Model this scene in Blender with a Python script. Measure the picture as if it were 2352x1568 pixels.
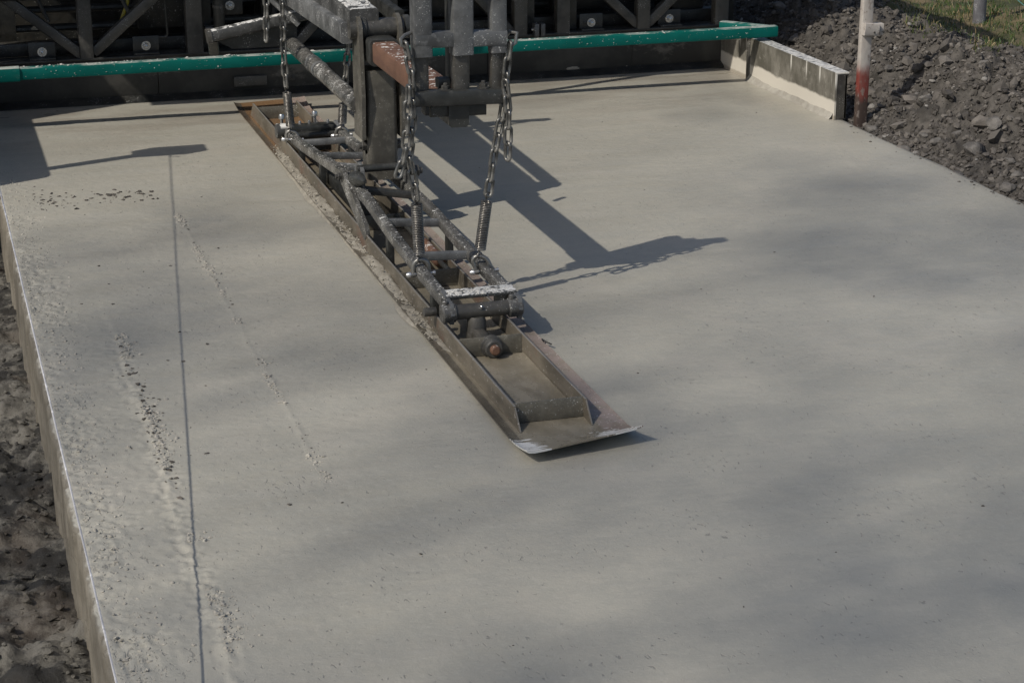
import bpy, math, random
import numpy as np
from mathutils import Vector, Matrix

random.seed(7)
RNG = np.random.default_rng(11)
scene = bpy.context.scene
for o in list(bpy.data.objects):
    bpy.data.objects.remove(o, do_unlink=True)
COL = scene.collection

# ------------------------------------------------------------------ camera
CAM = Vector((0, 0, 1.8))
PITCH, ROLL, YAW = 0.321158, -0.003220, 0.290466
FPX = 4579.447                      # focal length in px of a 2352 px wide picture
fw = Vector((math.sin(YAW) * math.cos(PITCH), math.cos(YAW) * math.cos(PITCH), -math.sin(PITCH)))
r0 = Vector((math.cos(YAW), -math.sin(YAW), 0))
u0 = r0.cross(fw)
RT = math.cos(ROLL) * r0 + math.sin(ROLL) * u0
UP = -math.sin(ROLL) * r0 + math.cos(ROLL) * u0
cd = bpy.data.cameras.new('camera')
cam = bpy.data.objects.new('camera', cd)
COL.objects.link(cam)
cam.matrix_world = Matrix(((RT.x, UP.x, -fw.x, CAM.x), (RT.y, UP.y, -fw.y, CAM.y), (RT.z, UP.z, -fw.z, CAM.z), (0, 0, 0, 1)))
cd.sensor_width = 36
cd.lens = FPX / 2352 * 36
cd.clip_end = 2000
scene.camera = cam

# ------------------------------------------------------------------ light
LIGHT = Vector((0.92, 0.44, -1.0)).normalized()
elev = math.asin(-LIGHT.z)
world = bpy.data.worlds.new('World')
scene.world = world
world.use_nodes = True
wn = world.node_tree.nodes
wl = world.node_tree.links
bg = wn['Background']
sky = wn.new('ShaderNodeTexSky')
sky.sky_type = 'NISHITA'
sky.sun_disc = False
sky.dust_density = 2.0
sky.sun_elevation = elev
sky.sun_rotation = math.atan2(-LIGHT.x, -LIGHT.y)
wl.new(sky.outputs[0], bg.inputs[0])
bg.inputs[1].default_value = 0.085
sd = bpy.data.lights.new('sun', 'SUN')
sd.energy = 3.4
sd.angle = math.radians(0.53)
sd.color = (1.0, 0.93, 0.82)
so = bpy.data.objects.new('sun', sd)
so.rotation_euler = LIGHT.to_track_quat('-Z', 'Y').to_euler()
so.location = (-8, -4, 12)
COL.objects.link(so)
vs = scene.view_settings
vs.view_transform = 'Standard'
vs.look = 'None'
vs.gamma = 1
vs.exposure = 0.15
vs.use_curve_mapping = False
scene.render.engine = 'CYCLES'


# ------------------------------------------------------------------ pixel helpers (2352 x 1568 view of the photograph)
def ray(px, py):
    return (px - 1176) / FPX * RT - (py - 784) / FPX * UP + fw


def oz(px, py, z=0.0):
    d = ray(px, py)
    return CAM + d * ((z - CAM.z) / d.z)


def oy(px, py, y):
    d = ray(px, py)
    return CAM + d * (y / d.y)


def ox(px, py, x):
    d = ray(px, py)
    return CAM + d * (x / d.x)


# ------------------------------------------------------------------ numpy noise
def _hash(ix, iy, seed):
    h = (ix.astype(np.int64) * 374761393 + iy.astype(np.int64) * 668265263 + seed * 974634777) & 0xFFFFFFFF
    h = ((h ^ (h >> 13)) * 1274126177) & 0xFFFFFFFF
    return ((h ^ (h >> 16)) & 0xFFFFFF) / float(0xFFFFFF)


def vnoise(x, y, seed=0):
    ix = np.floor(x); iy = np.floor(y)
    fx = x - ix; fy = y - iy
    fx = fx * fx * (3 - 2 * fx); fy = fy * fy * (3 - 2 * fy)
    a = _hash(ix, iy, seed); b = _hash(ix + 1, iy, seed)
    c = _hash(ix, iy + 1, seed); d = _hash(ix + 1, iy + 1, seed)
    return (a + (b - a) * fx + (c - a) * fy + (a - b - c + d) * fx * fy) * 2 - 1


def fbm(x, y, oct=4, seed=0, gain=0.5):
    s = 0; a = 1.0
    for i in range(oct):
        s = s + a * vnoise(x * 2 ** i + 17.3 * i, y * 2 ** i - 9.1 * i, seed + i)
        a *= gain
    return s


def sstep(a, b, x):
    t = np.clip((x - a) / (b - a), 0, 1)
    return t * t * (3 - 2 * t)


# ------------------------------------------------------------------ materials
class NT:
    def __init__(s, name):
        s.m = bpy.data.materials.new(name)
        s.m.use_nodes = True
        s.n = s.m.node_tree.nodes
        s.l = s.m.node_tree.links
        s.b = s.n['Principled BSDF']
        s.tc = s.n.new('ShaderNodeTexCoord')
        s.geo = s.n.new('ShaderNodeNewGeometry')

    def co(s, world=False, scale=None):
        out = s.geo.outputs['Position'] if world else s.tc.outputs['Object']
        if scale:
            v = s.n.new('ShaderNodeVectorMath'); v.operation = 'MULTIPLY'
            s.l.new(out, v.inputs[0]); v.inputs[1].default_value = scale
            return v.outputs[0]
        return out

    def noise(s, scale, detail=4, rough=0.55, vec=None, dist=0.0):
        t = s.n.new('ShaderNodeTexNoise')
        t.inputs['Scale'].default_value = scale
        t.inputs['Detail'].default_value = detail
        t.inputs['Roughness'].default_value = rough
        t.inputs['Distortion'].default_value = dist
        s.l.new(vec if vec is not None else s.co(), t.inputs['Vector'])
        return t.outputs['Fac']

    def ramp(s, fac, a, b, ca=0.0, cb=1.0):
        r = s.n.new('ShaderNodeMapRange')
        r.interpolation_type = 'SMOOTHSTEP'
        s.l.new(fac, r.inputs[0])
        r.inputs[1].default_value = a; r.inputs[2].default_value = b
        r.inputs[3].default_value = ca; r.inputs[4].default_value = cb
        return r.outputs[0]

    def math(s, op, a, b):
        m = s.n.new('ShaderNodeMath'); m.operation = op
        for i, v in enumerate((a, b)):
            if isinstance(v, (int, float)):
                m.inputs[i].default_value = v
            else:
                s.l.new(v, m.inputs[i])
        return m.outputs[0]

    def mix(s, fac, a, b):
        m = s.n.new('ShaderNodeMix'); m.data_type = 'RGBA'
        if isinstance(fac, (int, float)):
            m.inputs[0].default_value = fac
        else:
            s.l.new(fac, m.inputs[0])
        for i, v in ((6, a), (7, b)):
            if isinstance(v, tuple):
                m.inputs[i].default_value = (*v, 1)
            else:
                s.l.new(v, m.inputs[i])
        return m.outputs[2]

    def sep(s, vec):
        x = s.n.new('ShaderNodeSeparateXYZ'); s.l.new(vec, x.inputs[0])
        return x.outputs

    def bump(s, h, strength, dist):
        b = s.n.new('ShaderNodeBump')
        b.inputs['Strength'].default_value = strength
        b.inputs['Distance'].default_value = dist
        s.l.new(h, b.inputs['Height'])
        s.l.new(b.outputs[0], s.b.inputs['Normal'])

    def set(s, col=None, rough=None, metal=None, spec=None):
        for k, v in (('Base Color', col), ('Roughness', rough), ('Metallic', metal), ('Specular IOR Level', spec)):
            if v is None:
                continue
            if isinstance(v, tuple):
                s.b.inputs[k].default_value = (*v, 1)
            elif isinstance(v, (int, float)):
                s.b.inputs[k].default_value = v
            else:
                s.l.new(v, s.b.inputs[k])
        return s.m


def steel(name, dark, light, splash=0.0, speck=0.66, film=None, rough=0.5, metal=0.0, top=True, white=(0.62, 0.62, 0.6)):
    """grimy steel: mottled grey, cement specks, cement splashes that lie on upward faces"""
    t = NT(name)
    n1 = t.noise(9, 5, 0.6)
    n2 = t.noise(45, 4, 0.6)
    c = t.mix(t.ramp(n1, 0.35, 0.65), dark, light)
    c = t.mix(t.ramp(n2, 0.52, 0.72, 0, 0.5), c, tuple(v * 1.8 for v in light))
    if film:
        c = t.mix(t.ramp(t.noise(5, 6, 0.65), 0.45, 0.62, 0, 0.8), c, film)
    sp = t.math('ADD', t.noise(230, 3, 0.6), t.math('MULTIPLY', t.math('SUBTRACT', t.noise(9, 4, 0.65), 0.5), 0.55))
    c = t.mix(t.ramp(sp, speck - 0.05, speck, 0, 0.85), c, white)
    if splash > 0:
        m = t.ramp(t.noise(34, 5, 0.7, dist=0.6), 0.66 - splash, 0.7 - splash)
        if top:
            z = t.sep(t.geo.outputs['Normal'])[2]
            m = t.math('MULTIPLY', m, t.ramp(z, 0.35, 0.8))
        c = t.mix(m, c, white)
    t.bump(n2, 0.35, 0.003)
    return t.set(c, t.ramp(n2, 0.3, 0.7, rough - 0.2, rough + 0.08), metal)


M = {}
M['dark'] = steel('dark_steel', (0.018, 0.019, 0.018), (0.035, 0.036, 0.034), speck=0.76)
M['black'] = steel('black_steel', (0.010, 0.011, 0.011), (0.02, 0.021, 0.02), speck=0.74, film=(0.035, 0.033, 0.028))
M['mast'] = steel('mast_steel', (0.052, 0.049, 0.042), (0.092, 0.087, 0.074), speck=0.74, film=(0.105, 0.098, 0.083))
M['grey'] = steel('grey_steel', (0.055, 0.057, 0.058), (0.11, 0.113, 0.115), splash=0.02, speck=0.70, film=(0.145, 0.15, 0.152))
M['greysplash'] = steel('splashed_steel', (0.036, 0.037, 0.036), (0.065, 0.066, 0.065), splash=0.20, speck=0.71)
M['rail'] = steel('cement_filmed_steel', (0.045, 0.045, 0.043), (0.085, 0.084, 0.08), splash=0.05, speck=0.66, film=(0.11, 0.107, 0.10), rough=0.38)
M['post'] = steel('post_steel', (0.028, 0.028, 0.027), (0.06, 0.058, 0.053), speck=0.74, film=(0.08, 0.075, 0.065))
M['chain'] = steel('chain_steel', (0.10, 0.10, 0.096), (0.22, 0.217, 0.205), speck=0.9, rough=0.36, metal=0.6)
M['spring'] = steel('spring_steel', (0.13, 0.125, 0.115), (0.25, 0.24, 0.225), speck=0.9, rough=0.34, metal=0.7)
M['zinc'] = steel('zinc_steel', (0.35, 0.36, 0.37), (0.5, 0.51, 0.52), speck=0.8, rough=0.3, metal=0.8)
M['rubber'] = steel('black_rubber', (0.012, 0.012, 0.012), (0.02, 0.02, 0.02), speck=0.9, rough=0.6)
M['yellow'] = steel('yellow_paint', (0.30, 0.24, 0.02), (0.38, 0.31, 0.03), speck=0.9)


def rusty():
    t = NT('rusty_steel')
    n = t.noise(7, 6, 0.65)
    c = t.mix(t.ramp(n, 0.35, 0.62), (0.088, 0.044, 0.027), (0.135, 0.070, 0.044))
    c = t.mix(t.ramp(t.noise(30, 5, 0.6, vec=t.co(scale=(1, 0.25, 1))), 0.52, 0.66, 0, 0.6), c, (0.085, 0.042, 0.03))
    z = t.sep(t.geo.outputs['Normal'])[2]
    m = t.math('MULTIPLY', t.ramp(t.noise(38, 5, 0.7), 0.56, 0.6), t.ramp(z, 0.3, 0.8))
    c = t.mix(m, c, (0.55, 0.54, 0.52))
    c = t.mix(t.ramp(t.noise(170, 2), 0.72, 0.75), c, (0.5, 0.48, 0.45))
    t.bump(n, 0.3, 0.003)
    return t.set(c, 0.7)


M['rust'] = rusty()


def green():
    t = NT('green_paint')
    n = t.noise(6, 6, 0.65, vec=t.co(scale=(0.5, 1, 1)))
    c = t.mix(t.ramp(n, 0.35, 0.7), (0.001, 0.084, 0.072), (0.002, 0.115, 0.10))
    z = t.sep(t.geo.outputs['Normal'])[2]
    # cement dust lies on the top face and runs over the edge
    dust = t.math('MULTIPLY', t.ramp(t.noise(9, 6, 0.7, vec=t.co(scale=(0.6, 1, 1))), 0.40, 0.62), t.ramp(z, 0.25, 0.9, 0.0, 0.85))
    c = t.mix(dust, c, (0.42, 0.44, 0.42))
    smear = t.ramp(t.noise(14, 6, 0.75, vec=t.co(scale=(0.5, 1, 1.2))), 0.60, 0.78, 0, 0.45)
    c = t.mix(smear, c, (0.16, 0.22, 0.20))
    c = t.mix(t.ramp(t.noise(85, 3, 0.55), 0.69, 0.72), c, (0.62, 0.62, 0.58))
    c = t.mix(t.ramp(t.noise(21, 3, 0.5), 0.76, 0.78, 0, 0.9), c, (0.5, 0.5, 0.47))
    t.bump(t.noise(60, 4), 0.2, 0.002)
    return t.set(c, t.ramp(n, 0.3, 0.7, 0.45, 0.65), spec=0.12)


M['green'] = green()


def concrete():
    t = NT('fresh_concrete')
    p = t.co(world=True)
    n1 = t.noise(0.9, 5, 0.55, vec=p)
    n2 = t.noise(5, 5, 0.6, vec=t.co(world=True, scale=(0.5, 2.2, 1)))
    n3 = t.noise(60, 4, 0.6, vec=p)
    c = t.mix(t.ramp(n1, 0.35, 0.65), (0.318, 0.305, 0.260), (0.368, 0.352, 0.302))
    c = t.mix(t.ramp(n2, 0.42, 0.66, 0, 0.35), c, (0.302, 0.296, 0.266))
    n5 = t.noise(15, 6, 0.7, vec=p, dist=0.5)
    c = t.mix(t.ramp(n5, 0.38, 0.62, 0, 0.4), c, (0.300, 0.297, 0.262))
    drag = t.noise(7, 5, 0.6, vec=t.co(world=True, scale=(0.16, 3.2, 1)), dist=0.3)
    c = t.mix(t.ramp(drag, 0.5, 0.68, 0, 0.14), c, (0.285, 0.28, 0.255))
    n4 = t.noise(2.6, 6, 0.65, vec=p, dist=0.4)
    c = t.mix(t.ramp(n4, 0.5, 0.68, 0, 0.45), c, (0.385, 0.362, 0.312))
    # fine sand grains
    c = t.mix(t.ramp(n3, 0.45, 0.75, 0, 0.25), c, (0.43, 0.415, 0.37))
    clus = t.math('MULTIPLY', t.math('SUBTRACT', t.noise(3.3, 4, 0.6, vec=p), 0.5), 0.32)
    marg = t.math('MULTIPLY', t.ramp(t.sep(p)[0], 0.46, 0.30), 0.05)
    clus = t.math('ADD', clus, marg)
    pits = t.ramp(t.math('ADD', t.noise(95, 2, 0.5, vec=t.co(world=True, scale=(1, 0.5, 1)), dist=0.5), clus), 0.665, 0.74)
    c = t.mix(t.math('MULTIPLY', pits, 0.55), c, (0.17, 0.163, 0.147))
    fleck = t.ramp(t.noise(150, 2, 0.5, vec=t.co(world=True, scale=(0.6, 1, 1))), 0.74, 0.78, 0, 0.5)
    c = t.mix(fleck, c, (0.5, 0.485, 0.44))
    # wetter, darker paste left by the smoothing board close to the machine
    s = t.sep(p)
    wet = t.math('MULTIPLY', t.ramp(s[1], 7.6, 8.8), t.ramp(t.noise(3, 5, 0.6, vec=t.co(world=True, scale=(0.5, 2, 1))), 0.42, 0.58))
    c = t.mix(t.math('MULTIPLY', wet, 0.7), c, (0.29, 0.265, 0.225))
    # old side face: tan mortar
    nx = t.ramp(t.math('MULTIPLY', t.sep(t.geo.outputs['Normal'])[0], -1.0), 0.4, 0.8)
    c = t.mix(nx, c, t.mix(t.ramp(t.noise(12, 5, 0.6, vec=p), 0.35, 0.7), (0.135, 0.122, 0.099), (0.21, 0.192, 0.16)))
    r = t.ramp(n2, 0.3, 0.7, 0.40, 0.56)
    r = t.math('SUBTRACT', r, t.math('MULTIPLY', wet, 0.16))
    h = t.math('ADD', t.math('MULTIPLY', t.noise(34, 6, 0.7, vec=t.co(world=True, scale=(0.8, 1.15, 1))), 0.8), t.math('MULTIPLY', t.noise(130, 3, 0.6, vec=p), 0.35))
    h = t.math('SUBTRACT', h, t.math('MULTIPLY', pits, 0.5))
    t.bump(h, 0.55, 0.004)
    return t.set(c, r)


M['concrete'] = concrete()


def crumbmat(name, a, b, rough=0.8, sc=25):
    t = NT(name)
    n = t.noise(sc, 4, 0.6, vec=t.co(world=True))
    n2 = t.noise(3, 4, 0.6, vec=t.co(world=True))
    c = t.mix(t.ramp(n, 0.35, 0.65), a, b)
    c = t.mix(t.ramp(n2, 0.4, 0.65, 0, 0.35), c, a)
    t.bump(t.noise(sc * 5, 4, 0.6, vec=t.co(world=True)), 0.5, 0.004)
    return t.set(c, rough)


M['crumb'] = crumbmat('concrete_crumbs', (0.27, 0.255, 0.225), (0.36, 0.345, 0.305))
M['mudbit'] = crumbmat('dark_soil_bits', (0.045, 0.04, 0.034), (0.09, 0.08, 0.07))
def soil_mat():
    t = NT('grey_soil')
    p = t.co(world=True)
    at_ = t.n.new('ShaderNodeAttribute'); at_.attribute_name = 'shade'
    c = t.mix(at_.outputs['Fac'], (0.036, 0.032, 0.028), (0.145, 0.132, 0.118))
    c = t.mix(t.ramp(t.noise(30, 5, 0.65, vec=p), 0.4, 0.65, 0, 0.6), c, (0.095, 0.086, 0.078))
    t.bump(t.noise(110, 4, 0.6, vec=p), 0.5, 0.004)
    return t.set(c, 0.85)


M['soil'] = soil_mat()
M['soil_plain'] = crumbmat('grey_soil', (0.075, 0.070, 0.065), (0.15, 0.141, 0.131), 0.85, 22)
M['stone'] = crumbmat('pale_stone', (0.16, 0.152, 0.142), (0.25, 0.24, 0.225), 0.8, 30)


def ground_mat():
    t = NT('ground_soil')
    p = t.co(world=True)
    s = t.sep(p)
    soil = t.mix(t.ramp(t.noise(14, 6, 0.65, vec=p), 0.35, 0.65), (0.030, 0.027, 0.023), (0.085, 0.077, 0.068))
    turf = t.mix(t.ramp(t.noise(5, 6, 0.65, vec=p), 0.4, 0.62), (0.045, 0.05, 0.018), (0.15, 0.115, 0.065))
    n = t.noise(2.2, 5, 0.6, vec=p)
    edge = t.math('ADD', s[0], t.math('MULTIPLY', t.math('SUBTRACT', n, 0.5), 0.9))
    c = t.mix(t.ramp(edge, 4.5, 4.7), soil, turf)
    # strip beside the slab: mud washed over with cement slurry
    mud = t.mix(t.ramp(t.noise(5.5, 7, 0.75, vec=p), 0.44, 0.58), (0.015, 0.014, 0.012), (0.125, 0.118, 0.102))
    brown = t.ramp(t.noise(3.1, 4, 0.6, vec=p), 0.5, 0.7, 0, 0.4)
    mud = t.mix(brown, mud, (0.085, 0.062, 0.043))
    c = t.mix(t.ramp(s[0], 1.0, 1.2), mud, c)
    t.bump(t.noise(45, 6, 0.7, vec=p), 0.7, 0.01)
    return t.set(c, 0.8)


M['ground'] = ground_mat()


def float_mat():
    """float sheet steel under a wet film of cement, rust and white splashes at the turned-up end"""
    t = NT('float_sheet')
    p = t.co(world=True)
    s = t.sep(p)
    n = t.noise(8, 6, 0.65, vec=t.co(world=True, scale=(1, 0.5, 1)))
    c = t.mix(t.ramp(n, 0.35, 0.65), (0.15, 0.133, 0.10), (0.235, 0.212, 0.168))
    # a cake of rust-brown scum on the far third
    c = t.mix(t.math('MULTIPLY', t.ramp(s[1], 7.3, 7.9), 0.85), c, (0.17, 0.095, 0.045))
    # pinkish rust scale on the right flange, bare dark steel on the left flange
    rf = t.math('MULTIPLY', t.ramp(s[0], 1.552, 1.57), t.ramp(t.noise(20, 5, 0.65, vec=p), 0.3, 0.6, 0.35, 1.0))
    c = t.mix(rf, c, (0.26, 0.215, 0.195))
    lf = t.math('MULTIPLY', t.ramp(s[0], 1.345, 1.338), t.ramp(n, 0.35, 0.6, 1.0, 0.6))
    c = t.mix(lf, c, (0.07, 0.065, 0.055))
    sp = t.ramp(t.noise(110, 3, 0.6, vec=p), 0.64, 0.67)
    c = t.mix(t.math('MULTIPLY', sp, t.ramp(s[0], 1.55, 1.57)), c, (0.55, 0.53, 0.5))
    # brushed white splashes at both corners of the end
    end = t.ramp(s[1], 4.47, 4.36)
    side = t.math('ADD', t.ramp(s[0], 1.47, 1.55), t.ramp(s[0], 1.41, 1.35))
    br = t.ramp(t.math('ADD', t.noise(40, 5, 0.7, vec=t.co(world=True, scale=(0.5, 1.6, 0))), t.math('MULTIPLY', t.math('MULTIPLY', end, side), 0.32)), 0.72, 0.76)
    c = t.mix(t.math('MULTIPLY', br, t.ramp(s[1], 4.46, 4.42)), c, (0.68, 0.68, 0.66))
    t.bump(t.noise(40, 5, 0.6, vec=p), 0.3, 0.003)
    return t.set(c, t.ramp(n, 0.3, 0.7, 0.12, 0.36))


M['float'] = float_mat()


def wall_mat():
    t = NT('float_wall_steel')
    p = t.co(world=True)
    n = t.noise(7, 6, 0.65, vec=t.co(world=True, scale=(1, 0.5, 1.5)))
    c = t.mix(t.ramp(n, 0.38, 0.62), (0.085, 0.075, 0.058), (0.16, 0.14, 0.11))
    c = t.mix(t.ramp(t.noise(5, 6, 0.7, vec=p), 0.52, 0.68, 0, 0.7), c, (0.13, 0.07, 0.05))
    z = t.sep(t.geo.outputs['Normal'])[2]
    c = t.mix(t.ramp(z, 0.5, 0.9, 0, 0.7), c, (0.21, 0.205, 0.195))
    c = t.mix(t.ramp(t.noise(120, 2, 0.5, vec=p), 0.68, 0.71), c, (0.45, 0.43, 0.4))
    t.bump(n, 0.25, 0.003)
    return t.set(c, 0.45)


M['wall'] = wall_mat()
M['plate'] = steel('cross_plate_steel', (0.085, 0.08, 0.066), (0.13, 0.122, 0.10), speck=0.72, film=(0.15, 0.135, 0.105), rough=0.4)
M['paste'] = crumbmat('cement_paste', (0.23, 0.213, 0.178), (0.31, 0.29, 0.245), 0.5, 40)


def form_mat():
    t = NT('form_steel')
    p = t.co(world=True)
    s = t.sep(p)
    streak = t.noise(8, 6, 0.7, vec=t.co(world=True, scale=(1, 1.0, 0.7)))
    c = t.mix(t.ramp(streak, 0.36, 0.68), (0.085, 0.08, 0.065), (0.20, 0.19, 0.165))
    c = t.mix(t.ramp(t.noise(13, 6, 0.75, vec=p), 0.55, 0.66, 0, 0.7), c, (0.30, 0.287, 0.255))
    # dried band of pale mortar at the foot of the plate
    lev = t.math('ADD', s[2], t.math('MULTIPLY', t.math('SUBTRACT', t.noise(8, 4, 0.6, vec=p), 0.5), 0.035))
    c = t.mix(t.ramp(lev, 0.085, 0.072), c, (0.56, 0.53, 0.47))
    c = t.mix(t.ramp(lev, 0.022, 0.012), c, (0.35, 0.32, 0.27))
    z = t.sep(t.geo.outputs['Normal'])[2]
    top = t.mix(t.ramp(t.noise(30, 6, 0.7, vec=t.co(world=True, scale=(1, 2.2, 1))), 0.42, 0.52), (0.12, 0.125, 0.135), (0.55, 0.55, 0.54))
    c = t.mix(t.ramp(z, 0.6, 0.9), c, top)
    drip = t.math('MULTIPLY', t.ramp(t.noise(30, 2, 0.5, vec=t.co(world=True, scale=(0, 1, 0.0))), 0.60, 0.64), t.ramp(s[2], 0.12, 0.17))
    c = t.mix(drip, c, (0.55, 0.54, 0.5))
    t.bump(streak, 0.25, 0.003)
    return t.set(c, 0.6)


M['form'] = form_mat()


def stake_mat():
    t = NT('painted_stake')
    p = t.co(world=True)
    s = t.sep(p)
    n = t.noise(12, 5, 0.6, vec=t.co(world=True, scale=(1, 1, 0.4)))
    zz = t.math('ADD', s[2], t.math('MULTIPLY', t.math('SUBTRACT', n, 0.5), 0.16))
    c = t.mix(t.ramp(zz, 0.275, 0.205), (0.40, 0.375, 0.345), (0.16, 0.028, 0.020))
    c = t.mix(t.ramp(zz, 0.15, 0.10), c, (0.045, 0.03, 0.024))
    chip = t.ramp(t.noise(40, 5, 0.7, vec=t.co(world=True, scale=(1, 1, 0.5))), 0.56, 0.6)
    c = t.mix(t.math('MULTIPLY', chip, 0.75), c, (0.20, 0.17, 0.15))
    c = t.mix(t.ramp(t.noise(6, 6, 0.7, vec=t.co(world=True, scale=(1, 1, 0.3))), 0.42, 0.68, 0, 0.55), c, (0.17, 0.13, 0.11))
    t.bump(t.noise(60, 4, 0.6, vec=p), 0.4, 0.004)
    return t.set(c, 0.65)


M['stake'] = stake_mat()


def panel_mat():
    t = NT('mould_panel')
    p = t.co(world=True)
    n = t.noise(4, 6, 0.65, vec=p)
    c = t.mix(t.ramp(n, 0.4, 0.7), (0.02, 0.02, 0.018), (0.05, 0.048, 0.042))
    smear = t.math('MULTIPLY', t.ramp(t.noise(3.2, 6, 0.72, vec=t.co(world=True, scale=(1, 1, 2.0))), 0.58, 0.68), 0.6)
    c = t.mix(smear, c, (0.15, 0.14, 0.12))
    t.bump(t.noise(30, 5, 0.6, vec=p), 0.4, 0.005)
    return t.set(c, 0.6)


M['panel'] = panel_mat()


def leafmat(name, a, b):
    t = NT(name)
    n = t.noise(1.6, 4, 0.6, vec=t.co(world=True))
    n2 = t.noise(40, 2, 0.5, vec=t.co(world=True))
    c = t.mix(t.ramp(n, 0.4, 0.6), a, b)
    c = t.mix(t.ramp(n2, 0.5, 0.7, 0, 0.5), c, (0.17, 0.14, 0.06))
    return t.set(c, 0.6)


M['grass'] = leafmat('grass_blades', (0.038, 0.078, 0.016), (0.075, 0.10, 0.028))
M['straw'] = leafmat('dry_grass', (0.22, 0.16, 0.08), (0.28, 0.22, 0.12))
M['leaf'] = leafmat('tree_leaves', (0.05, 0.09, 0.02), (0.08, 0.11, 0.03))
M['bark'] = crumbmat('tree_bark', (0.07, 0.055, 0.042), (0.12, 0.10, 0.08))
M['string'] = steel('pale_string', (0.36, 0.36, 0.38), (0.48, 0.48, 0.50), speck=0.95, rough=0.7)
M['wire'] = steel('teal_wire', (0.06, 0.16, 0.15), (0.08, 0.2, 0.19), speck=0.95)
M['pole'] = steel('grey_pole', (0.10, 0.10, 0.11), (0.16, 0.16, 0.17), speck=0.7)


# ------------------------------------------------------------------ mesh builder
class MB:
    def __init__(s):
        s.v = []; s.f = []

    def add(s, verts, faces):
        o = len(s.v)
        s.v += [Vector(p) for p in verts]
        s.f += [tuple(i + o for i in f) for f in faces]
        return s

    def rings(s, rings, closed=False, caps=True):
        n = len(rings[0]); k = len(rings)
        vs_ = [p for r in rings for p in r]
        fs = []
        for a in range(k if closed else k - 1):
            b = (a + 1) % k
            for i in range(n):
                j = (i + 1) % n
                fs.append((a * n + i, a * n + j, b * n + j, b * n + i))
        if caps and not closed:
            fs.append(tuple(range(n - 1, -1, -1)))
            fs.append(tuple((k - 1) * n + i for i in range(n)))
        return s.add(vs_, fs)

    def beam(s, p0, p1, w, h, r=0.006, up=(0, 0, 1), w1=None, h1=None):
        p0 = Vector(p0); p1 = Vector(p1)
        d = (p1 - p0).normalized()
        up = Vector(up)
        if abs(d.dot(up)) > 0.97:
            up = Vector((0, 1, 0))
        sd_ = d.cross(up).normalized()
        uu = sd_.cross(d).normalized()
        out = []
        for p, ww, hh in ((p0, w, h), (p1, w1 or w, h1 or h)):
            ring = []
            rr = min(r, ww * 0.45, hh * 0.45)
            for cx, cy, a0 in ((1, 1, 0), (-1, 1, 90), (-1, -1, 180), (1, -1, 270)):
                for a in ((0, 30, 60, 90) if r > 0.012 else (0, 45, 90)):
                    t = math.radians(a0 + a)
                    ring.append(p + sd_ * (cx * (ww / 2 - rr) + rr * math.cos(t)) + uu * (cy * (hh / 2 - rr) + rr * math.sin(t)))
            out.append(ring)
        return s.rings(out)

    def box(s, c, size, r=0.003):
        c = Vector(c)
        return s.beam(c - Vector((size[0] / 2, 0, 0)), c + Vector((size[0] / 2, 0, 0)), size[1], size[2], r)

    def tube(s, pts, rad, n=12, closed=False, caps=True):
        pts = [Vector(p) for p in pts]
        k = len(pts)
        rads = rad if isinstance(rad, (list, tuple)) else [rad] * k
        rings = []
        prev = None
        for i, p in enumerate(pts):
            a = pts[(i - 1) % k] if (closed or i > 0) else p
            b = pts[(i + 1) % k] if (closed or i < k - 1) else p
            d = (b - a).normalized()
            if prev is None:
                u = d.orthogonal().normalized()
            else:
                u = (prev - d * prev.dot(d))
                u = u.normalized() if u.length > 1e-6 else d.orthogonal().normalized()
            prev = u
            w = d.cross(u)
            rings.append([p + (u * math.cos(2 * math.pi * j / n) + w * math.sin(2 * math.pi * j / n)) * rads[i] for j in range(n)])
        return s.rings(rings, closed, caps)

    def lathe(s, p0, d, prof, n=20):
        """prof: list of (distance along d, radius)"""
        p0 = Vector(p0); d = Vector(d).normalized()
        u = d.orthogonal().normalized(); w = d.cross(u)
        rings = [[p0 + d * t + (u * math.cos(2 * math.pi * j / n) + w * math.sin(2 * math.pi * j / n)) * r for j in range(n)] for t, r in prof]
        return s.rings(rings)

    def prism(s, poly, d):
        """poly: 3D points of a flat outline, pushed along vector d"""
        poly = [Vector(p) for p in poly]; d = Vector(d)
        return s.rings([poly, [p + d for p in poly]])


def mesh_from(name, v, f, mat, smooth=True, ang=35):
    me = bpy.data.meshes.new(name)
    me.from_pydata(v, [], f)
    me.update()
    me.materials.append(mat)
    if smooth:
        me.polygons.foreach_set('use_smooth', [True] * len(me.polygons))
        me.set_sharp_from_angle(angle=math.radians(ang))
    return me


def np_mesh(name, V, F, mat, smooth=True):
    """V (n,3) array, F (m,k) int array"""
    me = bpy.data.meshes.new(name)
    me.vertices.add(len(V))
    me.vertices.foreach_set('co', np.ascontiguousarray(V, dtype=np.float32).ravel())
    k = F.shape[1]
    me.loops.add(F.size)
    me.loops.foreach_set('vertex_index', np.ascontiguousarray(F, dtype=np.int32).ravel())
    me.polygons.add(len(F))
    me.polygons.foreach_set('loop_start', np.arange(0, F.size, k, dtype=np.int32))
    me.polygons.foreach_set('use_smooth', np.full(len(F), smooth, dtype=bool))
    me.update(calc_edges=True)
    me.validate()
    me.materials.append(mat)
    return me


def link(o, parent=None):
    COL.objects.link(o)
    if parent is not None:
        o.parent = parent
    return o


def thing(name, label, cat, loc=(0, 0, 0), group=None):
    o = bpy.data.objects.new(name, None)
    o.empty_display_size = 0.1
    o.location = loc
    link(o)
    return tag(o, label, cat, group)


def tag(o, label, cat, group=None, kind=None):
    o['label'] = label
    if cat:
        o['category'] = cat
    if group:
        o['group'] = group
    if kind:
        o['kind'] = kind
    return o


def rootloc(p):
    l = Vector((0, 0, 0))
    while p is not None:
        l += p.location
        p = p.parent
    return l


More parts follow.
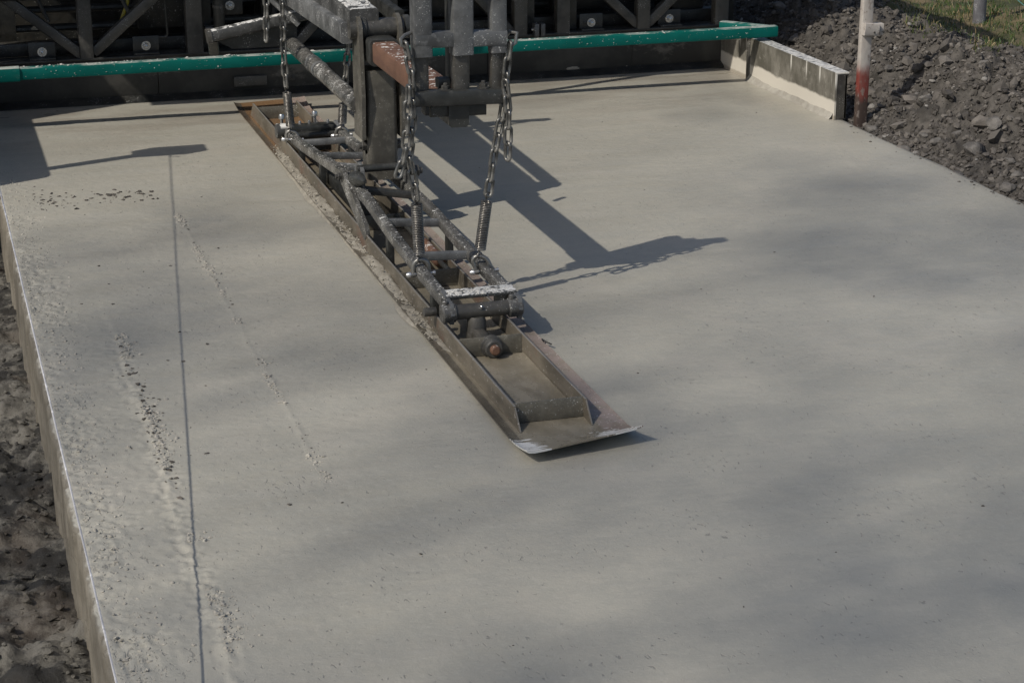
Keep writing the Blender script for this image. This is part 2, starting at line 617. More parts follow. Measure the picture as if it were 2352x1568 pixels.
def part(name, mb, mat, parent, label=None, ang=35, kind=None):
    off = rootloc(parent)
    o = bpy.data.objects.new(name, mesh_from(name, [p - off for p in mb.v], mb.f, M[mat], ang=ang))
    link(o, parent)
    if label:
        o['label'] = label
    if kind:
        o['kind'] = kind
    return o


def solo(name, mb, mat, loc, label, cat, group=None, ang=35):
    loc = Vector(loc)
    o = bpy.data.objects.new(name, mesh_from(name, [p - loc for p in mb.v], mb.f, M[mat], ang=ang))
    o.location = loc
    link(o)
    return tag(o, label, cat, group)


def hexbolt(mb, p, d, r=0.012, washer=True):
    d = Vector(d).normalized(); p = Vector(p)
    if washer:
        mb.lathe(p - d * 0.002, d, [(0, r * 1.6), (0.004, r * 1.6)], 16)
        p = p + d * 0.002
    mb.lathe(p - d * 0.001, d, [(0, r), (r * 0.85, r), (r * 0.95, r * 0.9)], 6)
    mb.lathe(p + d * r * 0.9, d, [(0, r * 0.55), (r * 0.5, r * 0.52), (r * 0.62, r * 0.3)], 10)


# ================================================================== THE SETTING
SX0, SX1 = 0.243, 3.765      # slab edges
MACHY = 8.95                 # rear face of the machine


def worley(x, y, cell, seed):
    gx_ = np.floor(x / cell); gy_ = np.floor(y / cell)
    best = np.full_like(x, 9.0); hgt = np.zeros_like(x)
    for i in (-1, 0, 1):
        for j in (-1, 0, 1):
            cx = gx_ + i; cy = gy_ + j
            px = (cx + _hash(cx, cy, seed)) * cell; py = (cy + _hash(cx, cy, seed + 1)) * cell
            d = np.hypot(x - px, y - py) / cell
            m = d < best
            best = np.where(m, d, best); hgt = np.where(m, _hash(cx, cy, seed + 2), hgt)
    return best, hgt


def terrain(x, y):
    left = 1 - sstep(0.25, 1.2, x)
    z = np.full_like(x, -0.275)
    mud = 0.022 * fbm(x * 8, y * 8, 4, 3)
    lm_ = (x > -0.6) & (x < 0.3) & (y > 2.5) & (y < 9)
    if lm_.any():
        b1, h1 = worley(x[lm_], y[lm_], 0.07, 601)
        b2, h2 = worley(x[lm_], y[lm_], 0.03, 611)
        patch = sstep(-0.2, 0.35, fbm(x[lm_] * 3, y[lm_] * 3, 2, 620))
        mud[lm_] += patch * (0.035 * h1 * (1 - 1.1 * b1) + 0.014 * h2 * (1 - 1.1 * b2))
    far = sstep(0.5, 4.0, np.abs(x - 0.2)) * sstep(-30, -1.0, -np.abs(x))
    z = z + left * mud * sstep(-6, -1, -np.abs(x))
    # higher ground away to the left
    z = z + 0.22 * sstep(1.0, 5.0, -x)
    # spoil heap and field on the right
    r = sstep(3.66, 3.745, x)
    n = fbm(x * 1.6 + 3, y * 1.6, 3, 21)
    crest = 4.34 + 0.10 * vnoise(y * 1.1, y * 0 + 2.0, 5)
    heap = (0.15 + 0.06 * vnoise(y * 0.9, y * 0 + 7.0, 6) + 0.05 * sstep(7.6, 9.5, y)) * np.exp(-((x - crest) / 0.30) ** 2)
    base = -0.028 + 0.11 * sstep(3.8, 4.8, x) + 0.10 * sstep(5.0, 9.0, x)
    rough = (0.036 * fbm(x * 7, y * 7, 4, 31) + 0.026 * np.abs(fbm(x * 17, y * 17, 3, 33))) * sstep(3.76, 3.98, x) * (1 - 0.6 * sstep(4.65, 4.9, x))
    wm = (x > 3.7) & (x < 5.0) & (y > 3.4) & (y < 11.5)
    if wm.any():
        xx_, yy_ = x[wm], y[wm]
        b1, h1 = worley(xx_, yy_, 0.085, 501)
        b2, h2 = worley(xx_, yy_, 0.034, 511)
        add = np.zeros_like(x)
        b0, h0 = worley(xx_ + 0.05 * fbm(xx_ * 9, yy_ * 9, 2, 530), yy_ + 0.05 * fbm(xx_ * 9, yy_ * 9, 2, 540), 0.21, 521)
        add[wm] = 0.085 * h0 * (0.8 - b0) * sstep(3.85, 4.1, xx_) + 0.050 * h1 * (1 - b1 * 1.1) + 0.014 * h2 * (1 - b2 * 1.1)
        rough = rough + add * sstep(3.78, 3.92, x) * (1 - 0.85 * sstep(4.6, 4.85, x))
    right = base + heap + 0.03 * n * sstep(3.85, 4.3, x) + rough
    z = z * (1 - r) + right * r
    return z


def grid(xs, ys):
    X, Y = np.meshgrid(xs, ys)
    nx, ny = len(xs), len(ys)
    idx = np.arange(nx * ny).reshape(ny, nx)
    F = np.stack([idx[:-1, :-1], idx[:-1, 1:], idx[1:, 1:], idx[1:, :-1]], -1).reshape(-1, 4)
    return X, Y, F


def seq(*segs):
    out = []
    for a, b, d in segs:
        out.append(np.arange(a, b - d * 0.3, d))
    out.append(np.array([segs[-1][1]]))
    return np.concatenate(out)


gx = np.concatenate([-np.geomspace(600, 1.3, 22), seq((-1.2, -0.3, 0.05), (-0.3, 0.26, 0.008), (0.26, 3.64, 0.3), (3.64, 5.0, 0.010), (5.0, 8.0, 0.06)), np.geomspace(8.3, 600, 22)])
gy = np.concatenate([-np.geomspace(600, 1.5, 20), seq((-1.4, 3.6, 0.12), (3.6, 11.0, 0.0125), (11.0, 16.0, 0.06)), np.geomspace(16.5, 800, 22)])
X, Y, F = grid(gx, gy)
Zt = terrain(X, Y)
g = bpy.data.objects.new('ground', np_mesh('ground', np.stack([X, Y, Zt], -1).reshape(-1, 3), F, M['ground']))
link(g)
g['kind'] = 'structure'


def slab_h(x, y):
    z = 0.0012 * fbm(x * 2.2, y * 2.2, 3, 40) + 0.0004 * fbm(x * 5, y * 16, 3, 44)
    z = z + 0.0005 * fbm(x * 60, y * 60, 2, 47)
    # left margin, not reached by the smoothing board: torn and pitted
    lm = 1 - sstep(0.455, 0.472, x - 0.010 * fbm(y * 4, x * 0, 3, 60))
    fade = 1 - sstep(5.2, 6.3, y)
    z = z + lm * fade * (-0.0028 + 0.0010 * fbm(x * 44 + y * 20, y * 46 - x * 22, 3, 52))
    em = 1 - sstep(0.27, 0.40, x + 0.05 * vnoise(y * 5, x * 0, 53))
    z = z + em * (1 - 0.8 * sstep(6.3, 7.4, y)) * (0.0024 * fbm(x * 80, y * 80, 2, 55) - 0.004 * (fbm(x * 40, y * 34, 3, 57) > 0.55))
    # ridge pushed up along the edge of the smoothed strip
    near = 1 - sstep(5.3, 5.75, y)
    rx = 0.468 + 0.010 * fbm(y * 4, x * 0, 3, 60)
    brk = 0.45 + 0.55 * sstep(-0.1, 0.45, vnoise(y * 3.3, x * 0 + 3, 62))
    z = z + near * 0.0018 * brk * np.exp(-((x - rx) / 0.008) ** 2)
    z = z + near * 0.004 * np.exp(-((x - rx) / 0.035) ** 2) * fbm(x * 70, y * 70, 2, 64)
    # thin seam further in
    nn = sstep(4.1, 4.6, y) * (1 - sstep(6.9, 7.2, y))
    rx2 = 0.829 + 0.006 * fbm(y * 5, x * 0, 3, 66)
    z = z + nn * 0.0016 * np.exp(-((x - rx2) / 0.007) ** 2) * (0.4 + 0.6 * np.abs(fbm(y * 14, x * 30, 3, 68)))
    # a few low humps of paste near the right form
    z = z - 0.004 * (1 - sstep(0.0, 0.05, SX1 - x))
    return z


sx = seq((SX0, 1.0, 0.0055), (1.0, SX1, 0.016))
sy = np.concatenate([seq((-5, 2.0, 0.5), (2.0, 3.55, 0.03), (3.55, 7.6, 0.0065), (7.6, 9.1, 0.014), (9.1, 14.0, 0.4))])
X, Y, F = grid(sx, sy)
Zs = slab_h(X, Y)
edge = 0.005 * fbm(Y[:, 0] * 14, Y[:, 0] * 0, 3, 70) + 0.003 * fbm(Y[:, 0] * 60, Y[:, 0] * 0, 2, 71)
X[:, 0] += edge
Zs[:, 0] -= 0.005
edger = 0.012 * fbm(Y[:, -1] * 3, Y[:, -1] * 0, 4, 72)
X[:, -1] += edger
V = np.stack([X, Y, Zs], -1).reshape(-1, 3)
nx, ny = len(sx), len(sy)
idx = np.arange(nx * ny).reshape(ny, nx)
# side faces
extra = []; fs = []
base = nx * ny
levels = (-0.012, -0.05, -0.10, -0.16, -0.22, -0.32)
for side in (0, nx - 1):
    prev = idx[:, side]
    for k, zz in enumerate(levels):
        n = fbm(Y[:, side] * 7, Y[:, side] * 0 + zz * 40, 3, 80)
        xx = X[:, side] + (-0.006 if side == 0 else 0.004) + n * 0.0015
        extra.append(np.stack([xx, Y[:, side], np.full(ny, zz)], -1))
        cur = base + np.arange(ny)
        base += ny
        q = np.stack([prev[:-1], prev[1:], cur[1:], cur[:-1]], -1)
        fs.append(q if side == nx - 1 else q[:, ::-1])
        prev = cur
V = np.concatenate([V] + extra)
F = np.concatenate([F] + [q[:, ::-1] for q in fs])
slab = bpy.data.objects.new('road_slab', np_mesh('road_slab', V, F, M['concrete']))
link(slab)
tag(slab, 'freshly laid grey concrete road slab, smooth with a torn left margin', None, kind='structure')


# ------------------------------------------------------------------ crumbs (joined meshes of little lumps)
def ico(sub=1):
    t = (1 + 5 ** .5) / 2
    v = [(-1, t, 0), (1, t, 0), (-1, -t, 0), (1, -t, 0), (0, -1, t), (0, 1, t), (0, -1, -t), (0, 1, -t), (t, 0, -1), (t, 0, 1), (-t, 0, -1), (-t, 0, 1)]
    f = [(0, 11, 5), (0, 5, 1), (0, 1, 7), (0, 7, 10), (0, 10, 11), (1, 5, 9), (5, 11, 4), (11, 10, 2), (10, 7, 6), (7, 1, 8), (3, 9, 4), (3, 4, 2), (3, 2, 6), (3, 6, 8), (3, 8, 9), (4, 9, 5), (2, 4, 11), (6, 2, 10), (8, 6, 7), (9, 8, 1)]
    v = [Vector(p).normalized() for p in v]
    for _ in range(sub):
        c = {}; nf = []
        def mid(a, b):
            k = (min(a, b), max(a, b))
            if k not in c:
                c[k] = len(v); v.append(((v[a] + v[b]) / 2).normalized())
            return c[k]
        for a, b, d in f:
            x, y, z = mid(a, b), mid(b, d), mid(d, a)
            nf += [(a, x, z), (b, y, x), (d, z, y), (x, y, z)]
        f = nf
    return np.array([tuple(p) for p in v]), np.array(f)


I0 = ico(0); I1 = ico(1); I2 = ico(2)


def lumps(name, P, S, base, mat, seed, jag=0.28, flat=0.7, smooth=False):
    """P (n,3) centres, S (n,) radii -> one mesh of jagged lumps"""
    rg = np.random.default_rng(seed)
    v0, f0 = base
    n = len(P); m = len(v0)
    A = rg.normal(size=(n, 3, 3))
    Q, _ = np.linalg.qr(A)
    sc = np.stack([rg.uniform(0.75, 1.45, n), rg.uniform(0.7, 1.1, n), rg.uniform(0.5, 0.95, n)], -1)
    jit = 1 + rg.uniform(-jag, jag, (n, m, 1))
    V = v0[None] * jit * sc[:, None, :]
    V = np.einsum('nij,nmj->nmi', Q, V)
    V[..., 2] *= flat
    V = V * S[:, None, None] + P[:, None, :]
    F = (f0[None] + (np.arange(n) * m)[:, None, None]).reshape(-1, 3)
    me = np_mesh(name, V.reshape(-1, 3), F, M[mat], smooth)
    at_ = me.attributes.new('shade', 'FLOAT', 'POINT')
    at_.data.foreach_set('value', np.repeat(rg.random(n) ** 1.9, m).astype(np.float32))
    return me


def stuff(name, me, label, cat, loc=(0, 0, 0)):
    o = bpy.data.objects.new(name, me)
    link(o)
    return tag(o, label, cat, kind='stuff')


# crumbs on the slab
def on_slab(x, y):
    return slab_h(np.asarray(x), np.asarray(y))


def scatter_slab(n, fx, fy, smin, smax, power, seed):
    rg = np.random.default_rng(seed)
    x = fx(rg, n); y = fy(rg, n)
    s = smin + (smax - smin) * rg.random(n) ** power
    return np.stack([x, y, on_slab(x, y) + s * 0.12], -1), s


Pa, Sa = scatter_slab(1500, lambda r, n: 0.476 + np.abs(r.normal(0, 0.028, n)) - 0.008, lambda r, n: 3.5 + 2.1 * r.random(n), 0.0015, 0.0065, 3.5, 1)
keep = vnoise(Pa[:, 1] * 3.3, Pa[:, 1] * 0 + 3, 62) + 0.6 * vnoise(Pa[:, 1] * 11, Pa[:, 1] * 0, 5) > -0.15
Pa, Sa = Pa[keep], Sa[keep]
Pb, Sb = scatter_slab(800, lambda r, n: 0.830 + r.normal(0, 0.009, n), lambda r, n: 4.3 + 2.6 * r.random(n), 0.0014, 0.0068, 2.6, 2)
keep = vnoise(Pb[:, 1] * 5, Pb[:, 1] * 0 + 1, 9) > -0.1
Pb, Sb = Pb[keep], Sb[keep]
Pc, Sc = scatter_slab(1800, lambda r, n: SX0 + 0.012 + np.abs(r.normal(0, 0.06, n)), lambda r, n: 3.4 + 4.2 * r.random(n) ** 1.2, 0.0012, 0.0055, 4, 3)
Pd, Sd = scatter_slab(500, lambda r, n: 0.3 + 3.4 * r.random(n), lambda r, n: 3.0 + 5.5 * r.random(n), 0.0008, 0.003, 3, 4)
stuff('concrete_crumbs', lumps('concrete_crumbs', np.concatenate([Pa, Pb, Pc, Pd]), np.concatenate([Sa, Sb, Sc, Sd]), I0, 'crumb', 5, smooth=False),
      'small concrete crumbs scattered along the torn margin and seam of the slab', 'crumbs')
# dark soil bits
Pe, Se = scatter_slab(300, lambda r, n: 0.33 + 0.46 * r.random(n), lambda r, n: 7.2 + r.normal(0, 0.07, n) + 0.05 * r.random(n), 0.0008, 0.009, 5.5, 6)
Pf, Sf = scatter_slab(130, lambda r, n: 0.475 + r.normal(0.012, 0.016, n), lambda r, n: 4.9 + r.normal(0, 0.28, n), 0.001, 0.0075, 2.8, 7)
Pg, Sg = scatter_slab(60, lambda r, n: 0.35 + 0.6 * r.random(n), lambda r, n: 3.6 + 3.8 * r.random(n), 0.001, 0.006, 3, 8)
Pi, Si = scatter_slab(60, lambda r, n: 0.832 + r.normal(0, 0.008, n), lambda r, n: 4.5 + 2.3 * r.random(n), 0.001, 0.004, 2, 19)
Pj, Sj = scatter_slab(160, lambda r, n: SX1 - np.abs(r.normal(0, 0.03, n)), lambda r, n: 4.0 + 3.6 * r.random(n), 0.001, 0.007, 3, 29)
Ph, Sh = scatter_slab(110, lambda r, n: 0.9 + 2.8 * r.random(n), lambda r, n: 3.0 + 5 * r.random(n), 0.001, 0.004, 4, 9)
stuff('soil_bits', lumps('soil_bits', np.concatenate([Pe, Pf, Pg, Ph, Pi, Pj]), np.concatenate([Se, Sf, Sg, Sh, Si, Sj]), I1, 'mudbit', 10, jag=0.45, flat=0.5),
      'dark bits of soil dropped on the wet slab near its left edge', 'soil bits')

# ------------------------------------------------------------------ lumps of soil
rg = np.random.default_rng(99)


def soilpts(n, seed, x0, x1, y0, y1, smin, smax, power, sink):
    r = np.random.default_rng(seed)
    x = x0 + (x1 - x0) * r.random(n); y = y0 + (y1 - y0) * r.random(n)
    s = smin + (smax - smin) * r.random(n) ** power
    return np.stack([x, y, terrain(x, y) + s * sink], -1), s


Pa, Sa = soilpts(36000, 1, 3.775, 4.75, 4.0, 10.6, 0.002, 0.0165, 2.4, 0.25)
keep = rg.random(len(Pa)) < 1 - 0.8 * sstep(4.5, 4.75, Pa[:, 0] + 0.12 * vnoise(Pa[:, 1] * 3, Pa[:, 0] * 3, 2))
Pa, Sa = Pa[keep], Sa[keep]
Pb, Sb = soilpts(450, 2, 3.85, 4.6, 4.2, 10.4, 0.015, 0.042, 2.2, 0.2)
Pc, Sc = soilpts(1400, 3, 3.75, 3.86, 4.0, 8.8, 0.002, 0.009, 2.5, 0.4)
stuff('soil_rubble', lumps('soil_rubble', np.concatenate([Pa, Pb, Pc]), np.concatenate([Sa, Sb, Sc]), I0, 'soil', 12, jag=0.32, flat=0.8),
      'loose grey soil heaped in crumbs and small lumps beside the slab', 'soil')
Pa, Sa = soilpts(260, 4, 3.79, 4.6, 6.2, 9.8, 0.005, 0.016, 2.5, 0.35)
stuff('gravel', lumps('gravel', Pa, Sa, I1, 'stone', 13, jag=0.12), 'pale bits of gravel lying in the grey soil heap', 'gravel')
# mud lumps beside the left side of the slab
Pa, Sa = soilpts(2600, 5, -0.25, 0.225, 3.7, 8.0, 0.003, 0.016, 3.2, 0.15)
me = lumps('mud_crumbs', Pa, Sa, I0, 'ground', 14, jag=0.25, flat=0.55)
stuff('mud_crumbs', me, 'slurry-washed mud crumbs on the low ground beside the slab', 'mud')

# the biggest clods, one by one
variants = []
for k in range(5):
    r = np.random.default_rng(200 + k)
    v0, f0 = I2
    off = r.normal(size=(9, 3)); off /= np.linalg.norm(off, axis=1)[:, None]
    d = np.ones(len(v0))
    for o_ in off:                       # cut flat facets
        t = v0 @ o_
        lim = r.uniform(0.62, 0.9)
        d = np.minimum(d, np.where(t > lim, lim / np.maximum(t, 1e-3), 1.0))
    d *= 1 + r.uniform(-0.045, 0.045, len(v0))
    variants.append(np_mesh('soil_clod', v0 * d[:, None] * np.array([1.2, 0.95, 0.72]), f0, M['soil_plain'], False))
CL = [(2235, 370, 0.085), (2310, 330, 0.05), (2150, 345, 0.04), (2205, 300, 0.045), (2330, 250, 0.06), (2255, 260, 0.045), (2100, 285, 0.032),
      (2180, 225, 0.05), (2085, 185, 0.045), (2130, 165, 0.05), (2040, 190, 0.035), (2290, 195, 0.06), (2215, 185, 0.055), (2010, 135, 0.045),
      (1900, 60, 0.06), (1860, 70, 0.07), (1830, 35, 0.06), (1790, 30, 0.06), (1880, 110, 0.05), (1845, 110, 0.045), (1920, 125, 0.04),
      (2340, 400, 0.04), (2280, 420, 0.03), (2165, 395, 0.03), (2060, 240, 0.03), (2030, 260, 0.028), (1985, 80, 0.04), (1940, 90, 0.04), (2120, 330, 0.028), (2320, 365, 0.035)]
for i, (px, py, s) in enumerate(CL):
    z = 0.05
    for _ in range(8):
        p = oz(px, py, z)
        z = float(terrain(np.array([p.x]), np.array([p.y]))[0]) + s * 0.3
    o = bpy.data.objects.new('soil_clod', variants[i % 5])
    s *= 0.62
    o.location = (p.x, p.y, float(terrain(np.array([p.x]), np.array([p.y]))[0]) + s * 0.28)
    o.rotation_euler = (random.uniform(-.4, .4), random.uniform(-.4, .4), random.uniform(0, 6.3))
    o.scale = (s, s, s)
    link(o)
    if i == 0:
        tag(o, 'largest lump of grey soil, flat-sided, near the slab edge', 'clod', 'soil clods on the heap')
    else:
        tag(o, 'fist-sized clod of grey soil lying on the heap beside the slab', 'clod', 'soil clods on the heap')


# ------------------------------------------------------------------ grass
def blades(name, P, H, W, mat, seed, lean=0.5):
    r = np.random.default_rng(seed)
    n = len(P)
    a = r.uniform(0, 2 * np.pi, n)
    side = np.stack([np.cos(a), np.sin(a), np.zeros(n)], -1)
    b = r.uniform(0, 2 * np.pi, n)
    ld = np.stack([np.cos(b), np.sin(b), np.zeros(n)], -1) * (lean * r.random(n))[:, None]
    upv = np.array([0, 0, 1.0])
    p1 = P + (upv * 0.55 + ld * 0.35) * H[:, None]
    p2 = P + (upv * (0.95 - 0.4 * np.linalg.norm(ld, axis=1)[:, None]) + ld * 1.1) * H[:, None]
    w = W[:, None] * side
    V = np.stack([P - w, P + w, p1 + w * 0.7, p1 - w * 0.7, p2], 1).reshape(-1, 3)
    i = np.arange(n)[:, None] * 5
    F = np.concatenate([i + np.array([[0, 1, 2]]), i + np.array([[0, 2, 3]]), i + np.array([[3, 2, 4]])], 0)
    return np_mesh(name, V, F, M[mat], False)


def grasspts(n, seed, thr, x1=8.0):
    r = np.random.default_rng(seed)
    x = 4.35 + (x1 - 4.35) * r.random(n) ** 1.3; y = 6.8 + 8.0 * r.random(n)
    e = x + 0.25 * vnoise(y * 1.6, x * 1.6, 3) + 0.12 * vnoise(y * 5, x * 5, 4)
    k = (e > 4.60) & (vnoise(x * 2.4, y * 2.4, 77) + 0.5 * vnoise(x * 9, y * 9, 78) > thr)
    x, y = x[k], y[k]
    return np.stack([x, y, terrain(x, y) - 0.005], -1)


P = grasspts(60000, 5, -0.35)
r = np.random.default_rng(6)
stuff('grass', blades('grass', P, 0.015 + 0.055 * r.random(len(P)) ** 2.0, r.uniform(0.0015, 0.0035, len(P)), 'grass', 7, 1.2),
      'short rough green grass on the field behind the soil heap', 'grass')
P = grasspts(26000, 8, 0.1)
stuff('dry_grass', blades('dry_grass', P, r.uniform(0.02, 0.06, len(P)), r.uniform(0.0012, 0.003, len(P)), 'straw', 9, 1.6),
      'dead straw-coloured grass lying in patches behind the soil heap', 'dry grass')

# ================================================================== SMOOTHING FLOAT
FX = 1.4505
WL, WR = 1.356, 1.545
fl = thing('smoothing_float', 'long narrow steel smoothing float with ladder frame lying on the wet concrete', 'float', (FX, 6.5, 0.0))
# sheet: cross-section with slightly turned-up long edges, near end turned up like a ski
xsec = [(1.312, 0.016), (1.318, 0.011), (1.334, 0.008), (1.36, 0.007), (1.45, 0.007), (1.545, 0.007), (1.60, 0.008), (1.620, 0.010), (1.627, 0.013)]
ysec = [4.288, 4.30, 4.32, 4.345, 4.38, 4.42, 4.47, 4.6] + [4.6 + i * 0.2 for i in range(1, 20)] + [8.5, 8.62, 8.66]
mb = MB()
tp = []; bt = []
for y in ysec:
    lift = 0.030 * max(0.0, (4.42 - y) / 0.132) ** 1.6 + 0.02 * max(0, (y - 8.5) / 0.16) ** 2
    for j, (x, z) in enumerate(xsec):
        sk = lift * (1 + 0.25 * (x - 1.45) / 0.15)
        yy = y + 0.024 * (x - FX) / 0.155 * min(1.0, max(0.0, (4.46 - y) / 0.15))
        tp.append(Vector((x, yy, z + sk)))
        bt.append(Vector((x, yy, z + sk - 0.004)))
nxs = len(xsec)
vv = tp + bt
nb = len(tp)
ff = []
for a in range(len(ysec) - 1):
    for j in range(nxs - 1):
        q = (a * nxs + j, a * nxs + j + 1, (a + 1) * nxs + j + 1, (a + 1) * nxs + j)
        ff.append(q)
        ff.append(tuple(nb + i for i in reversed(q)))
loop = [j for j in range(nxs)] + [a * nxs + nxs - 1 for a in range(1, len(ysec))] + [(len(ysec) - 1) * nxs + j for j in range(nxs - 2, -1, -1)] + [a * nxs for a in range(len(ysec) - 2, 0, -1)]
for i in range(len(loop)):
    a, b = loop[i], loop[(i + 1) % len(loop)]
    ff.append((b, a, nb + a, nb + b))
mb.add(vv, ff)
part('base_plate', mb, 'float', fl, 'brown wet steel sheet with white splashes on its turned-up end', ang=60)
for x, nm in ((WL, 0), (WR, 1)):
    mb = MB()
    poly = [(x - 0.002, 4.462, 0.008), (x - 0.002, 4.512, 0.058), (x - 0.002, 8.40, 0.070), (x - 0.002, 8.47, 0.008)]
    mb.prism(poly, (0.004, 0, 0))
    mb.beam((x, 4.512, 0.0585), (x, 8.40, 0.0705), 0.0065, 0.004, 0.001)
    part('side_wall', mb, 'wall', fl)
for i, y in enumerate((4.53, 5.065, 5.75, 6.45, 7.1, 7.72, 8.36)):
    mb = MB()
    mb.box(((WL + WR) / 2, y, 0.035), (WR - WL - 0.002, 0.005, 0.054), 0.001)
    part('cross_plate', mb, 'plate', fl)
# film of cement water lying between the walls
def film(y0, y1, seed):
    xs_ = np.linspace(WL + 0.004, WR - 0.004, 14); ys_ = np.arange(y0, y1, 0.015)
    X, Y, F = grid(xs_, ys_)
    Z = 0.0095 + 0.0012 * fbm(X * 16, Y * 9, 3, seed) + 0.005 * np.exp(-((X - WL) / 0.012) ** 2) + 0.004 * np.exp(-((X - WR) / 0.012) ** 2)
    return np.stack([X, Y, Z], -1).reshape(-1, 3) - np.array([FX, 6.5, 0]), F
for i, (a, b) in enumerate(((4.535, 5.06), (5.07, 5.745), (5.755, 6.445), (6.455, 7.095), (7.105, 7.715), (7.725, 8.355))):
    v_, f_ = film(a, b, 300 + i)
    o = bpy.data.objects.new('cement_film', np_mesh('cement_film', v_, f_, M['float']))
    link(o, fl)
# crust of mortar piled along the left flange
ys_ = np.arange(5.05, 7.95, 0.012)
rows = []
for j, t in enumerate(np.linspace(0, 1, 9)):
    amp = 0.55 + 0.45 * fbm(ys_ * 5, ys_ * 0 + 1, 4, 90)
    env = sstep(5.05, 5.5, ys_) * (1 - sstep(7.5, 7.95, ys_))
    w = 0.046 + 0.012 * fbm(ys_ * 4, ys_ * 0 + 5, 3, 92) * env
    x = WL - 0.003 - w * t * (0.25 + 0.75 * env)
    z = 0.007 + np.maximum(0, amp) * env * 0.019 * np.sin(np.pi * np.clip(0.30 + 0.7 * t, 0, 1)) ** 0.8 + 0.005 * fbm(ys_ * 60, x * 70, 3, 95) * env
    z = np.where(t == 1, 0.004, z)
    rows.append(np.stack([x, ys_, z], -1))
V = np.stack(rows, 1).reshape(-1, 3) - np.array([FX, 6.5, 0])
idx = np.arange(len(ys_) * 9).reshape(len(ys_), 9)
F = np.stack([idx[:-1, :-1], idx[1:, :-1], idx[1:, 1:], idx[:-1, 1:]], -1).reshape(-1, 4)
o = bpy.data.objects.new('mortar_crust', np_mesh('mortar_crust', V, F, M['paste']))
link(o, fl)
o['label'] = 'pale crust of mortar piled along the flange of the float'
# crumbs on that crust
r = np.random.default_rng(31)
n = 420
yy = 5.2 + 2.6 * r.random(n); xx = WL - 0.006 - 0.04 * r.random(n)
o = bpy.data.objects.new('mortar_crumbs', lumps('mortar_crumbs', np.stack([xx, yy, 0.016 + 0.014 * r.random(n)], -1) - np.array([FX, 6.5, 0]), 0.0015 + 0.005 * r.random(n) ** 3, I0, 'paste', 41))
link(o, fl)
o['kind'] = 'stuff'

# ladder frame: two bent rails
LX, RX = 1.383, 1.578
LR = [(LX, y, z) for y, z in ((5.28, 0.102), (5.60, 0.113), (5.92, 0.128), (6.26, 0.157), (6.60, 0.168), (7.06, 0.127), (7.48, 0.090), (7.76, 0.080))]
RR = [(RX, y, z) for y, z in ((5.26, 0.102), (5.54, 0.105), (5.84, 0.114), (6.16, 0.131), (6.52, 0.130), (7.00, 0.115), (7.50, 0.091), (7.80, 0.078))]


def zrail(R, y):
    for a, b in zip(R, R[1:]):
        if a[1] <= y <= b[1]:
            t = (y - a[1]) / (b[1] - a[1])
            return a[2] + t * (b[2] - a[2])
    return R[-1][2] if y > R[-1][1] else R[0][2]


for R in (LR, RR):
    mb = MB()
    rings = []
    w, h, rr_ = 0.031, 0.036, 0.007
    for i, p in enumerate(R):
        ring = []
        for cx, cy, a0 in ((1, 1, 0), (-1, 1, 90), (-1, -1, 180), (1, -1, 270)):
            for a in (0, 30, 60, 90):
                t = math.radians(a0 + a)
                ring.append(Vector((p[0] + cx * (w / 2 - rr_) + rr_ * math.cos(t), p[1], p[2] + cy * (h / 2 - rr_) + rr_ * math.sin(t))))
        rings.append(ring)
    mb.rings(rings)
    part('frame_rail', mb, 'rail', fl)
for y, w, mt in ((5.72, 0.028, 'grey'), (6.06, 0.026, 'grey'), (6.42, 0.030, 'post'), (6.86, 0.022, 'grey'), (7.14, 0.022, 'grey'), (7.50, 0.026, 'grey')):
    mb = MB()
    mb.beam((LX + 0.012, y, zrail(LR, y)), (RX - 0.012, y, zrail(RR, y)), w, 0.025, 0.005)
    part('rung', mb, mt, fl)
# near end: splashed crossbar, hinge sleeve with end collars, knuckle and eye bolt
mb = MB()
mb.beam((1.378, 5.285, 0.124), (1.582, 5.275, 0.128), 0.070, 0.012, 0.004)
part('end_crossbar', mb, 'greysplash', fl, 'crossbar of the ladder frame thickly splashed with white cement')
PY, PZ = 5.215, 0.092
mb = MB().lathe((1.368, PY, PZ), (1, 0, 0.01), [(0, 0.022), (0.20, 0.022)], 24)
sl = part('hinge_sleeve', mb, 'post', fl)
for x0 in (1.350, 1.546):
    mb = MB().lathe((x0, PY, PZ), (1, 0, 0.01), [(0, 0.024), (0.004, 0.0280), (0.038, 0.0280), (0.042, 0.024)], 24)
    mb.lathe((x0 + 0.012, PY, PZ + 0.028), (0, 0, 1), [(0, 0.009), (0.008, 0.009), (0.011, 0.006)], 12)
    part('collar', mb, 'rail', sl)
for x, R in ((LX - 0.006, LR), (RX, RR)):
    mb = MB()
    mb.prism([(x - 0.006, 5.20, PZ - 0.03), (x - 0.006, 5.185, PZ), (x - 0.006, 5.20, PZ + 0.03), (x - 0.006, 5.31, 0.135), (x - 0.006, 5.33, 0.09), (x - 0.006, 5.25, PZ - 0.03)], (0.012, 0, 0))
    part('hinge_lug', mb, 'grey', fl)
mb = MB().lathe((1.452, PY - 0.005, 0.012), (0, 0, 1), [(0, 0.030), (0.055, 0.027), (0.066, 0.022)], 20)
mb.beam((1.452, PY, 0.03), (1.452, 5.06, 0.03), 0.042, 0.034, 0.014)
part('knuckle', mb, 'post', fl)
mb = MB().lathe((1.452, 5.063, 0.036), (0, -1, 0), [(0, 0.032), (0.012, 0.032), (0.014, 0.027), (0.034, 0.026), (0.037, 0.022)], 22)
nut = part('bolt_nut', mb, 'post', fl)
mb = MB().lathe((1.452, 5.027, 0.036), (0, -1, 0), [(0, 0.014), (0.012, 0.014), (0.015, 0.010)], 16)
part('bolt_end', mb, 'rust', nut, 'rusty bolt end in the middle of the nut')
